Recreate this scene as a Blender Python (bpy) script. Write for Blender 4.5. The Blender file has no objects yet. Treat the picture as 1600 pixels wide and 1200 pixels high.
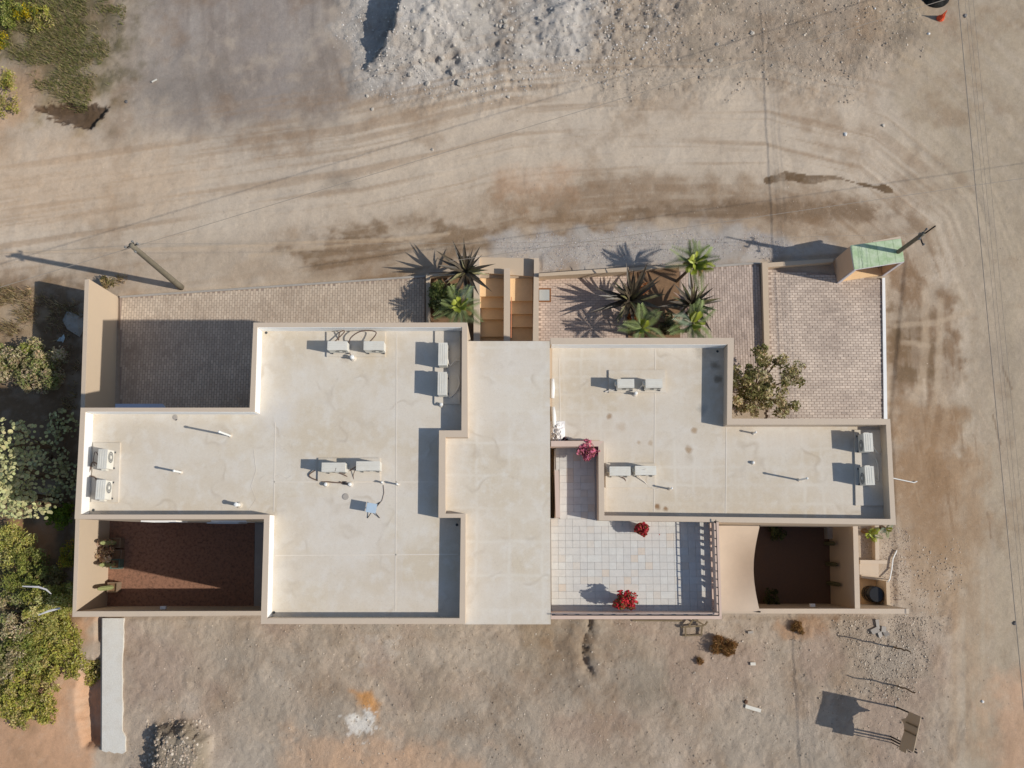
import bpy, math, random
import numpy as np
from mathutils import Vector, Matrix
random.seed(7); rng = np.random.default_rng(11)
S = bpy.context.scene
COL = S.collection
PI = math.pi

# ------------------------------------------------------------------ camera
F, HC, TILT = 1400.0, 39.0, math.atan(242/1400.0)      # focal length in photo pixels, camera height, tilt
cam = bpy.data.cameras.new('camera'); cam.sensor_width = 36; cam.lens = 36*F/1600
cam.clip_start = 0.5; cam.clip_end = 3000
camo = bpy.data.objects.new('camera', cam); COL.objects.link(camo)
camo.location = (0, 0, HC); camo.rotation_euler = (TILT, 0, 0); S.camera = camo
CT, ST = math.cos(TILT), math.sin(TILT)

# ------------------------------------------------------------------ light
SUN_E = math.atan(0.75); SH = Vector((-1, 0.20, 0)).normalized()       # shadows run this way
sdir = Vector((-SH.x*math.cos(SUN_E), -SH.y*math.cos(SUN_E), math.sin(SUN_E)))
w = bpy.data.worlds.new('World'); S.world = w; w.use_nodes = True
nt = w.node_tree; bg = nt.nodes['Background']
sky = nt.nodes.new('ShaderNodeTexSky'); sky.sky_type = 'NISHITA'; sky.sun_disc = False
sky.sun_elevation = SUN_E; sky.sun_rotation = math.atan2(sdir.x, sdir.y)
sky.dust_density = 0.6; sky.air_density = 1.0
nt.links.new(sky.outputs[0], bg.inputs[0]); bg.inputs[1].default_value = 0.105
sl = bpy.data.lights.new('sun', 'SUN'); sl.energy = 3.8; sl.angle = math.radians(0.55); sl.color = (1, 0.95, 0.872)
so = bpy.data.objects.new('sun', sl); COL.objects.link(so); so.location = (20, -5, 30)
so.rotation_euler = sdir.to_track_quat('Z', 'Y').to_euler()
S.view_settings.view_transform = 'Standard'; S.view_settings.look = 'None'
S.view_settings.exposure = 0.0; S.view_settings.gamma = 1.0

# ------------------------------------------------------------------ helpers
def P(px, py, z=0.0):
    """point at height z seen at photo pixel (px, py)"""
    vx, vy = (px-800)/F, -(py-600)/F
    y, zz = vy*CT + ST, vy*ST - CT
    t = (z-HC)/zz
    return (vx*t, y*t, z)
def PX(x, y, z=0.0):
    dz = z-HC; d = -( -y*ST + dz*CT)          # depth along the view axis
    up = y*CT + dz*ST
    return 800 + F*x/d, 600 - F*up/d
def s2l(c):
    return tuple(((v/255)/12.92 if v/255 <= .04045 else ((v/255+.055)/1.055)**2.4) for v in c)
def rgba(c): return s2l(c) + (1,)

class N:
    def __init__(s, m): s.t = m.node_tree; s.b = s.t.nodes['Principled BSDF']
    def n(s, ty, **kw):
        o = s.t.nodes.new(ty)
        for k, v in kw.items():
            if k in o.bl_rna.properties: setattr(o, k, v)
        return o
    def l(s, a, b): s.t.links.new(a, b)
    def noise(s, scale, vec=None, detail=4, rough=.6):
        o = s.n('ShaderNodeTexNoise'); o.inputs['Scale'].default_value = scale
        o.inputs['Detail'].default_value = detail; o.inputs['Roughness'].default_value = rough
        if vec: s.l(vec, o.inputs['Vector'])
        return o.outputs['Fac']
    def rng(s, val, a, b, c, d):
        o = s.n('ShaderNodeMapRange'); s.l(val, o.inputs[0])
        for i, v in enumerate((a, b, c, d)): o.inputs[i+1].default_value = v
        return o.outputs[0]
    def mix(s, f, a, b, mode='MIX'):
        o = s.n('ShaderNodeMix', data_type='RGBA', blend_type=mode)
        o.data_type = 'RGBA'; o.blend_type = mode
        for v, i in ((f, 0), (a, 6), (b, 7)):
            if isinstance(v, (int, float)): o.inputs[i].default_value = v
            elif isinstance(v, tuple): o.inputs[i].default_value = v
            else: s.l(v, o.inputs[i])
        return o.outputs[2]
    def bump(s, h, strength, dist):
        o = s.n('ShaderNodeBump'); o.inputs['Strength'].default_value = strength; o.inputs['Distance'].default_value = dist
        s.l(h, o.inputs['Height']); s.l(o.outputs[0], s.b.inputs['Normal']); return o
    def pos(s): return s.n('ShaderNodeNewGeometry').outputs['Position']

MATS = {}
def mat(name, c, rough=.85, var=.12, scale=3.0, fine=30, bump=.25, bdist=.01, c2=None, metal=0, spec=.3, attr=None, objrand=0):
    if name in MATS: return MATS[name]
    m = bpy.data.materials.new(name); m.use_nodes = True; q = N(m); MATS[name] = m
    q.b.inputs['Roughness'].default_value = rough; q.b.inputs['Metallic'].default_value = metal
    q.b.inputs['Specular IOR Level'].default_value = spec
    pos = q.pos()
    base = rgba(c)
    if attr:
        a = q.n('ShaderNodeAttribute'); a.attribute_name = attr; base = a.outputs['Color']
    n1 = q.noise(scale, pos, 5, .65)
    if c2: base = q.mix(q.rng(n1, .35, .65, 0, 1), base, rgba(c2))
    v = q.rng(n1, .25, .75, 1-var, 1+var)
    n2 = q.noise(fine, pos, 3, .7); v2 = q.rng(n2, .25, .75, 1-var*.7, 1+var*.7)
    mm = q.n('ShaderNodeMath', operation='MULTIPLY'); mm.operation = 'MULTIPLY'; q.l(v, mm.inputs[0]); q.l(v2, mm.inputs[1])
    fac = mm.outputs[0]
    if objrand:
        oi = q.n('ShaderNodeObjectInfo'); r = q.rng(oi.outputs['Random'], 0, 1, 1-objrand, 1+objrand)
        m3 = q.n('ShaderNodeMath'); m3.operation = 'MULTIPLY'; q.l(fac, m3.inputs[0]); q.l(r, m3.inputs[1]); fac = m3.outputs[0]
    col = q.mix(1.0, base, fac, 'MULTIPLY')
    q.l(col, q.b.inputs['Base Color'])
    if bump: q.bump(n2, bump, bdist)
    return m

ORG = {}
def link(o, parent=None, kind=None, label=None, cat=None, group=None):
    COL.objects.link(o)
    if parent: o.parent = parent
    if kind: o['kind'] = kind
    if label: o['label'] = label
    if cat: o['category'] = cat
    if group: o['group'] = group
    return o
def empty(name, loc, label, cat, group=None):
    o = bpy.data.objects.new(name, None); o.location = loc; o.empty_display_size = .2
    link(o, None, None, label, cat, group); ORG[o.name] = Vector(loc); return o
def org(o): return ORG.get(o.name, Vector((0, 0, 0)))
def mesh(name, v, f, m, smooth=False, cols=None):
    me = bpy.data.meshes.new(name); me.from_pydata([tuple(p) for p in v], [], f)
    if m: me.materials.append(m)
    if smooth: me.polygons.foreach_set('use_smooth', [True]*len(me.polygons))
    if cols is not None:
        a = me.color_attributes.new('col', 'FLOAT_COLOR', 'POINT')
        arr = np.ones((len(v), 4), dtype=np.float32); arr[:, :3] = cols; a.data.foreach_set('color', arr.ravel())
    me.update(); return me
def obj(name, vf, m, parent=None, smooth=False, cols=None, **kw):
    """vertices in world space; a child's mesh is stored relative to its thing's origin"""
    v, f = vf[0], vf[1]
    if len(vf) > 2: cols = vf[2]
    off = org(parent) if parent else Vector((0, 0, 0))
    if parent is None:                       # own origin at its base
        a = np.array([tuple(p) for p in v]); off = Vector((a[:, 0].mean(), a[:, 1].mean(), a[:, 2].min()))
    me = mesh(name, [(p[0]-off.x, p[1]-off.y, p[2]-off.z) for p in v], f, m, smooth, cols)
    o = bpy.data.objects.new(name, me)
    if parent is None: o.location = off
    link(o, parent, **kw); ORG[o.name] = off.copy()
    return o
def inst(name, me, parent, loc, rot=(0, 0, 0), sc=(1, 1, 1), **kw):
    o = bpy.data.objects.new(name, me); o.location = Vector(loc) - (org(parent) if parent else Vector((0, 0, 0)))
    o.rotation_euler = rot; o.scale = sc; link(o, parent, **kw)
    ORG[o.name] = Vector(loc); return o

class MB:
    def __init__(s): s.v = []; s.f = []
    def add(s, v, f):
        n = len(s.v); s.v += [tuple(p) for p in v]; s.f += [tuple(i+n for i in q) for q in f]; return s
    def prism(s, poly, z0, z1):
        n = len(poly); a = sum(poly[i][0]*poly[(i+1) % n][1]-poly[(i+1) % n][0]*poly[i][1] for i in range(n))
        if a < 0: poly = poly[::-1]
        v = [(p[0], p[1], z0) for p in poly]+[(p[0], p[1], z1) for p in poly]
        f = [tuple(range(n))[::-1], tuple(range(n, 2*n))]+[(i, (i+1) % n, n+(i+1) % n, n+i) for i in range(n)]
        return s.add(v, f)
    def box(s, c, d, rz=0, M=None):
        x, y, z = d[0]/2, d[1]/2, d[2]/2
        v = [Vector((i, j, k)) for k in (-z, z) for j in (-y, y) for i in (-x, x)]
        R = M if M is not None else Matrix.Rotation(rz, 3, 'Z')
        return s.add([R@p+Vector(c) for p in v], [(0, 2, 3, 1), (4, 5, 7, 6), (0, 1, 5, 4), (2, 6, 7, 3), (0, 4, 6, 2), (1, 3, 7, 5)])
    def tube(s, pts, r, n=8, caps=True):
        pts = [Vector(p) for p in pts]; rs = r if isinstance(r, (list, tuple)) else [r]*len(pts)
        rings = []; u = None
        for i, p in enumerate(pts):
            d = (pts[min(i+1, len(pts)-1)]-pts[max(i-1, 0)]).normalized()
            if u is None: u = d.orthogonal().normalized()
            else: u = (u-d*u.dot(d)).normalized()
            w_ = d.cross(u)
            rings.append([p+(u*math.cos(2*PI*k/n)+w_*math.sin(2*PI*k/n))*rs[i] for k in range(n)])
        v = [q for rg in rings for q in rg]; f = []
        for i in range(len(pts)-1):
            for k in range(n): f.append((i*n+k, i*n+(k+1) % n, (i+1)*n+(k+1) % n, (i+1)*n+k))
        if caps: f += [tuple(range(n))[::-1], tuple(range(len(v)-n, len(v)))]
        return s.add(v, f)
    def lathe(s, c, prof, n=16):
        v = []; f = []
        for r, z in prof:
            for k in range(n): v.append((c[0]+r*math.cos(2*PI*k/n), c[1]+r*math.sin(2*PI*k/n), c[2]+z))
        for i in range(len(prof)-1):
            for k in range(n): f.append((i*n+k, i*n+(k+1) % n, (i+1)*n+(k+1) % n, (i+1)*n+k))
        f += [tuple(range(n))[::-1], tuple(range(len(v)-n, len(v)))]
        return s.add(v, f)
    def g(s): return s.v, s.f
def PP(pts, z): return [P(x, y, z)[:2] for x, y in pts]
def prism(poly, z0, z1): return MB().prism(poly, z0, z1).g()
def bez(p0, p1, p2, n=10):
    p0, p1, p2 = Vector(p0), Vector(p1), Vector(p2)
    return [p0*(1-t)**2+p1*2*t*(1-t)+p2*t*t for t in [i/n for i in range(n+1)]]

# numpy value noise
TAB = rng.random((256, 256)).astype(np.float32)
def vnoise(x, y):
    xi = np.floor(x).astype(int); yi = np.floor(y).astype(int); fx = x-xi; fy = y-yi
    fx = fx*fx*(3-2*fx); fy = fy*fy*(3-2*fy)
    a = TAB[xi & 255, yi & 255]; b = TAB[(xi+1) & 255, yi & 255]; c = TAB[xi & 255, (yi+1) & 255]; d = TAB[(xi+1) & 255, (yi+1) & 255]
    return (a*(1-fx)+b*fx)*(1-fy)+(c*(1-fx)+d*fx)*fy
def fbm(x, y, o=4, g=.5):
    s_ = 0; a = 1; t = 0
    for i in range(o):
        s_ = s_+a*vnoise(x*2**i+i*17.3, y*2**i+i*9.7); t += a; a *= g
    return s_/t
def sst(a, b, x):
    t = np.clip((x-a)/(b-a), 0, 1); return t*t*(3-2*t)

# ------------------------------------------------------------------ ground
def axis(a, b, st):
    fine = np.arange(a, b+st/2, st); k = np.cumsum(st*1.35**np.arange(1, 30)); k = k[k < 900]
    return np.concatenate([a-k[::-1], fine, b+k])
gx = axis(-30, 30, .072); gy = axis(-13.5, 29, .072)
X, Y = np.meshgrid(gx, gy); GXf, GYf = X.ravel(), Y.ravel()
def polysd(pts, x=None, y=None, z=0):
    """signed distance (positive inside) to a pixel polygon laid on the ground"""
    x = GXf if x is None else x; y = GYf if y is None else y
    q = PP(pts, z); d = np.full(x.shape, 1e9); ins = np.zeros(x.shape, bool)
    for i in range(len(q)):
        (x0, y0), (x1, y1) = q[i], q[(i+1) % len(q)]
        dx, dy = x1-x0, y1-y0; t = np.clip(((x-x0)*dx+(y-y0)*dy)/(dx*dx+dy*dy+1e-12), 0, 1)
        d = np.minimum(d, np.hypot(x-x0-t*dx, y-y0-t*dy))
        c = ((y0 > y) != (y1 > y)) & (x < (x1-x0)*(y-y0)/((y1-y0) if y1 != y0 else 1e-9)+x0); ins ^= c
    return np.where(ins, d, -d)
def linesd(pts, x=None, y=None):
    x = GXf if x is None else x; y = GYf if y is None else y
    q = PP(pts, 0); best = np.full(x.shape, 1e9); sgn = np.zeros(x.shape); arc = np.zeros(x.shape); L = 0
    for i in range(len(q)-1):
        (x0, y0), (x1, y1) = q[i], q[i+1]; dx, dy = x1-x0, y1-y0; ln = math.hypot(dx, dy)
        t = np.clip(((x-x0)*dx+(y-y0)*dy)/ln**2, 0, 1); d = np.hypot(x-x0-t*dx, y-y0-t*dy)
        cr = np.sign((x-x0)*dy-(y-y0)*dx); k = d < best
        best = np.where(k, d, best); sgn = np.where(k, cr, sgn); arc = np.where(k, L+t*ln, arc); L += ln
    return best, sgn*best, arc
n1 = fbm(GXf*.35, GYf*.35, 5); n2 = fbm(GXf*1.3+50, GYf*1.3, 5, .6); n3 = fbm(GXf*4+9, GYf*4+70, 4, .65)
n4 = fbm(GXf*.8+31, GYf*.8+5, 4, .6)
gc = np.ones((len(GXf), 3))*np.array(s2l((186, 170, 151)))
rough = np.full(len(GXf), .35); gz = np.zeros(len(GXf))
def blend(mask, c, amt=1.0):
    global gc
    m_ = np.clip(mask*amt, 0, 1)[:, None]; gc = gc*(1-m_)+np.array(s2l(c))*m_
def pm(pts, soft, wob=.5, nz=None):
    return sst(-soft, soft, polysd(pts)+(wob*2)*((n2 if nz is None else nz)-.5)*2)
# broad tints
blend(sst(.45, .7, n1), (174, 155, 134), .5); blend(sst(.5, .7, n4), (192, 178, 161), .5)
# grey lane from the top, grey spoil, sandy stones
blend(pm([(190, -60), (560, -60), (560, 200), (470, 330), (330, 280), (200, 160)], 2.2, 1.0), (160, 151, 143), .95)
ld, lsg, la = linesd([(400, -200), (405, 60), (440, 200), (520, 320)]); lst = fbm(la*.12+40, lsg*3.5+9, 4, .6)
lm_ = sst(4.5, 3, ld)*sst(250, 120, PX(GXf, GYf)[1]); blend(lm_*sst(.48, .7, lst), (138, 128, 121), .6); blend(lm_*sst(.52, .7, 1-lst), (172, 163, 155), .5)
blend(pm([(330, -60), (480, -60), (450, 220), (360, 180)], 1.4, .8), (148, 139, 133), .6)
heap = [(520, -80), (540, 60), (560, 140), (620, 165), (790, 160), (960, 120), (1060, 60), (1100, -80)]
blend(pm(heap, .7, .5), (202, 196, 188), 1.0); blend(pm(heap, .7, .5)*sst(.45, .65, n2), (184, 177, 168), .6)
blend(pm([(700, -60), (800, -60), (850, 60), (800, 130), (740, 90)], 1.6, .7), (156, 150, 142), .6)
sandst = [(930, -60), (1440, -60), (1440, 60), (1330, 150), (1180, 140), (930, 160)]
blend(pm(sandst, 1.0, .7), (176, 160, 142), .8); blend(pm(sandst, 1.0, .7)*sst(.5, .7, n4), (150, 138, 122), .6)
blend(pm([(1330, -20), (1480, -20), (1440, 110), (1350, 60)], 1.0, .6), (180, 150, 120), .6)
blend(pm([(765, 368), (1000, 352), (1190, 358), (1250, 385), (1195, 408), (985, 418), (845, 426), (845, 402), (765, 402)], .35, .35), (172, 166, 163), .95)
# tyre-run road
road = [(-200, 350), (0, 335), (300, 290), (560, 255), (800, 200), (1000, 185), (1200, 185), (1360, 225), (1490, 330), (1545, 480), (1560, 700), (1560, 1300)]
rd, rs_, ra = linesd(road)
streak = fbm(ra*.10+3, rs_*3.2, 4, .6); streak2 = fbm(ra*.35, rs_*7, 3, .6)
rm = sst(3.4, 2.0, rd+(n2-.5)*1.2)
blend(rm, (202, 187, 168), .75); blend(rm*sst(.5, .75, streak), (178, 158, 137), .6); blend(rm*sst(.55, .8, streak2)*sst(520, 330, PX(GXf, GYf)[1]), (204, 191, 174), .3)
blend(sst(6.5, 3, rd)*sst(.5, .66, streak), (168, 147, 125), .45)
blend(pm([(1380, -40), (1680, -40), (1680, 1300), (1470, 1300), (1490, 400), (1400, 150)], 2.0, 1.0), (172, 157, 135), .75)
blend(pm([(1380, -40), (1680, -40), (1680, 1300), (1470, 1300), (1490, 400), (1400, 150)], 2.0, 1.0)*sst(.45, .7, streak), (184, 170, 152), .5)
# damp brown verge between road and house
def damp(pts, soft, wob, c, a): blend(pm(pts, soft*.8, wob)*(.35+.35*sst(.3, .6, .5*streak+.5*n4)+.3*sst(.44, .5, .45*streak+.3*n4+.25*n2)), c, a)
damp([(440, 385), (640, 365), (800, 340), (1000, 330), (1000, 380), (760, 395), (640, 440), (480, 440)], .55, .5, (126, 104, 80), .85)
damp([(520, 360), (700, 335), (690, 358), (540, 378)], .3, .3, (128, 106, 82), .8)
damp([(760, 300), (1000, 280), (1250, 290), (1440, 330), (1480, 430), (1400, 430), (1300, 375), (1100, 365), (780, 370)], .8, .6, (142, 119, 95), .72)
damp([(980, 325), (1200, 312), (1420, 330), (1380, 350), (1180, 335), (990, 350)], .35, .4, (114, 93, 72), .6)
damp([(1386, 420), (1470, 430), (1515, 520), (1500, 720), (1470, 830), (1390, 700)], .6, .5, (140, 116, 92), .95)
damp([(1390, 470), (1440, 480), (1470, 600), (1400, 590)], .5, .5, (116, 97, 74), .7)
blend(pm([(1390, 700), (1485, 700), (1480, 860), (1400, 830)], .7, .5), (150, 126, 101), .7)
nw_ = fbm(GXf*1.1+3, GYf*1.6+8, 4, .55)
d_, _, _ = linesd([(1200, 284), (1228, 274), (1262, 281), (1310, 278), (1345, 288), (1390, 297)])
blend(sst(.02, .0, d_-.42*np.clip(nw_-.25, 0, 1)-.03*n3), (104, 82, 58), .9)
for pts, wd in (([(1405, 690), (1420, 640), (1440, 600), (1446, 540), (1446, 460)], .18), ([(1446, 700), (1465, 600), (1470, 470)], .14),
                ([(1400, 508), (1460, 505), (1520, 485)], .12), ([(1410, 535), (1450, 540)], .12), ([(1470, 700), (1480, 640), (1466, 590)], .15),
                ([(1492, 720), (1500, 900), (1490, 1200)], .2), ([(390, 400), (600, 376), (700, 366)], .07), ([(0, 395), (280, 388), (600, 374)], .06)):
    d_, _, _ = linesd(pts); blend(sst(wd*1.6, wd*.5, d_+(n3-.5)*.12), (190, 170, 146), .6)
for k in range(26):
    x0 = 1420+random.random()*150; y0 = 560+random.random()*280
    d_, _, _ = linesd([(x0, y0), (x0+random.uniform(3, 16), y0+random.uniform(25, 60))]); blend(sst(.06, .02, d_), (118, 98, 78) if k % 2 else (196, 178, 156), .6)
GRAVP = [(770, 370), (1000, 355), (1190, 360), (1250, 385), (1300, 384), (1195, 408), (985, 418), (845, 426), (845, 402), (770, 402)]
blend(pm(GRAVP, .35, .35), (178, 171, 163), .9)
# south lot
lot = [(190, 960), (1480, 960), (1500, 1300), (180, 1300)]
blend(pm(lot, .8, .6), (182, 166, 149), .8); blend(pm(lot, .8, .6)*sst(.48, .68, n4), (160, 144, 126), .65); blend(pm(lot, .8, .6)*sst(.6, .75, n1), (196, 183, 168), .6)
blend(pm([(800, 960), (935, 960), (910, 1050), (820, 1040)], .7, .6), (150, 128, 98), .6)
blend(pm([(450, 1150), (640, 1155), (760, 1190), (700, 1300), (430, 1300)], .7, .7), (206, 172, 142), .7)
blend(pm([(552, 1080), (580, 1076), (600, 1100), (590, 1122), (565, 1108)], .18, .18), (204, 150, 92), .9)
blend(pm([(543, 1120), (575, 1110), (588, 1130), (565, 1150), (545, 1140)], .12, .3, n3), (226, 222, 214), .95)
blend(pm([(560, 1000), (620, 1000), (615, 1030), (565, 1040)], .2, .4, n3), (205, 196, 184), .6)
blend(pm([(1555, 1060), (1620, 1050), (1620, 1300), (1540, 1300)], .8, .6), (202, 164, 134), .7)
blend(pm([(1280, 965), (1440, 965), (1420, 1090), (1320, 1090)], .7, .6), (156, 140, 122), .55)
blend(pm([(1215, 975), (1300, 965), (1290, 1000), (1220, 995)], .3, .4), (168, 128, 92), .6)
blend(pm([(1000, 1040), (1080, 1060), (1060, 1110), (990, 1090)], .8, .6), (150, 140, 124), .6)
# west bank, weeds and red earth
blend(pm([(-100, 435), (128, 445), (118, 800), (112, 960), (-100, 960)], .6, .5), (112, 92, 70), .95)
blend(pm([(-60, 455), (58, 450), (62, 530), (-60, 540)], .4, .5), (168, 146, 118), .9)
blend(pm([(-60, 950), (150, 965), (158, 1300), (-60, 1300)], .5, .5), (196, 156, 124), .95)
blend(pm([(25, 815), (80, 815), (75, 890), (30, 890)], .3, .3), (170, 126, 92), .9)
blend(pm([(80, 1000), (156, 1000), (150, 1060), (110, 1050)], .5, .4), (176, 166, 152), .8)
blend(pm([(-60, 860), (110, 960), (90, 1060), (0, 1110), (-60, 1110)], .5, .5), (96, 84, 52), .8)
# grassy bank top left
bank = [(-80, -80), (205, -80), (190, 60), (180, 120), (150, 175), (55, 175), (20, 110), (-80, 90)]
blend(pm(bank, 1.8, 1.1), (130, 117, 90), .95); blend(pm(bank, 1.4, .9)*sst(.42, .7, n2), (104, 98, 66), .8)
blend(pm([(5, 105), (60, 110), (60, 170), (20, 200), (-60, 260), (-60, 100)], .5, .4), (190, 160, 132), .8)
blend(pm([(80, 130), (140, 120), (150, 165), (70, 168)], .4, .3), (168, 146, 116), .7)
# brown, grey and pink drifts
pv = fbm(GXf*.38+61, GYf*.38+19, 4, .55); blend(pm(lot, .8, .6)*sst(.5, .66, pv), (168, 146, 130), .55); blend(pm(lot, .8, .6)*sst(.5, .66, 1-pv), (172, 163, 150), .5)
blend(pm([(150, -60), (560, -60), (540, 180), (400, 230), (240, 190), (190, 120)], 1.5, .9)*sst(.4, .65, pv), (134, 122, 111), .5)
for cx, cy, rr, am in ((650, 1060, .9, .5), (880, 1070, 1.0, .4), (1010, 1090, 1.0, .4), (930, 1000, .8, .4), (420, 1120, .8, .3)):
    q = P(cx, cy); blend(np.exp(-(np.hypot(GXf-q[0], GYf-q[1])/rr)**2)*(.4+1.1*n2), (136, 127, 114), am)
for cx, cy, rr, am in ((350, 350, 1.6, .5), (700, 1020, 1.0, .5), (450, 1060, 1.2, .45), (900, 200, 1.5, .4), (1050, 240, 1.3, .35)):
    q = P(cx, cy); blend(np.exp(-(np.hypot(GXf-q[0], (GYf-q[1])*1.6)/rr)**2)*(.4+1.1*n2), (208, 196, 180), am)
nb = fbm(GXf*.5+11, GYf*.5+43, 5, .6); nbf = fbm(GXf*2.2+5, GYf*2.2+13, 4, .6)
blend(sst(.5, .72, nb)*(.5+.5*sst(.35, .65, nbf)), (140, 114, 88), .42); blend(sst(.52, .75, 1-nb)*sst(.35, .7, nbf), (198, 182, 162), .35)
blend(pm([(-60, 215), (160, 205), (330, 260), (260, 330), (-60, 345)], 1.6, .8), (204, 174, 142), .38)
blend(pm([(780, 275), (900, 262), (890, 300), (780, 315)], .6, .5), (196, 156, 124), .3)
blend(pm([(1380, 620), (1500, 640), (1530, 800), (1490, 980), (1410, 940), (1400, 780)], .9, .7), (160, 132, 103), .6)
blend(pm([(1500, 700), (1540, 700), (1545, 1200), (1480, 1200)], .8, .6)*sst(.4, .65, streak), (172, 146, 118), .45)
blend(pm([(552, 1080), (580, 1076), (600, 1100), (590, 1122), (565, 1108)], .25, .25), (200, 150, 98), .75)
blend(pm([(543, 1120), (575, 1110), (588, 1130), (565, 1150), (545, 1140)], .12, .35, n3), (230, 226, 218), .9)
blend(pm([(450, 1150), (640, 1155), (760, 1190), (700, 1300), (430, 1300)], .7, .7), (206, 172, 142), .45)
# dark smudges on the road side
for cx, cy, rr, am in ((310, 130, 1.5, .45), (250, 150, 1.0, .4), (535, 285, .5, .5), (180, 215, 1.0, .3), (1420, 55, 1.0, .45), (520, 282, .5, .4), (1560, 560, 1.2, .25)):
    q = P(cx, cy); dd = np.hypot(GXf-q[0], (GYf-q[1])*1.3); blend(np.exp(-(dd/rr)**2)*(.5+n2), (112, 104, 96), am)
# small loose mottling everywhere
blend(sst(.56, .72, n3), (140, 124, 106), .12); blend(sst(.6, .75, 1-n3), (208, 196, 180), .1)
gc = gc*(1.0+.16*(fbm(GXf*.22+80, GYf*.22+3, 3)-.5))[:, None]*np.array([.965, .945, .92])
# ---- relief
rough += .9*pm(heap, .6, .4)+.7*pm(sandst, .8, .5)+.55*pm(lot, .6, .5)+.4*pm(bank, .5, .4)
west_e = [(640, -90), (634, 0), (620, 25), (613, 60), (590, 85), (566, 108)]
sdh = polysd([(640, -90), (634, 0), (620, 25), (613, 60), (590, 85), (566, 108), (600, 150), (760, 160), (960, 115), (1100, 40), (1100, -90)])
dw, _, _ = linesd(west_e)
hh = 1.45*sst(-.05, .32, sdh+(n3-.5)*.35)*np.exp(-dw/5.0)*sst(125, 55, PX(GXf, GYf)[1]+(n2-.5)*30)
lump = fbm(GXf*.8+21, GYf*.8+2, 4, .55)
gz += hh + sst(0, 2.0, sdh)*(.75*(lump-.35)+.35*(.5-np.abs(n2-.5)*2)*.6)
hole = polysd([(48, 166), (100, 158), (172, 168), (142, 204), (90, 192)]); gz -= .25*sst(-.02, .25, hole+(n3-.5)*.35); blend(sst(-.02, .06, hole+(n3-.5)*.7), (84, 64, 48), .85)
dd_, _, _ = linesd([(922, 966), (920, 985), (910, 1005), (912, 1030), (922, 1048)]); gz -= .17*sst(.24, .0, dd_+(n3-.45)*.6); gz += .16*np.exp(-((dd_-.45)/.3)**2)*n2
pil = polysd([(240, 1128), (300, 1122), (332, 1150), (325, 1300), (226, 1300)]); gz += .62*sst(-.05, .6, pil+(n3-.5)*.4)
blend(sst(-.1, .3, pil), (150, 138, 120), .8); rough += .8*sst(-.1, .3, pil)
pit = polysd([(128, 1030), (158, 1025), (162, 1168), (130, 1168), (118, 1090)]); gz -= .62*sst(-.1, .35, pit+(n3-.5)*.3)
pit = polysd([(148, 960), (165, 960), (165, 1003), (150, 1003)]); gz -= .3*sst(-.05, .2, pit)
gz += (n2-.5)*.10*np.clip(rough, 0, 1.6)+(np.abs(n3-.5)*-2+.5)*.05*np.clip(rough-.3, 0, 1.6)+(n3-.5)*.11*np.clip(rough-.25, 0, 1.6)+(n4-.5)*.08
gz += (rm*(streak2-.5)*.03+rm*(streak-.5)*.05)*sst(520, 330, PX(GXf, GYf)[1])
ridge, _, _ = linesd([(0, 394), (280, 387), (600, 373), (700, 365)]); gz += .05*np.exp(-(ridge/.12)**2)
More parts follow.
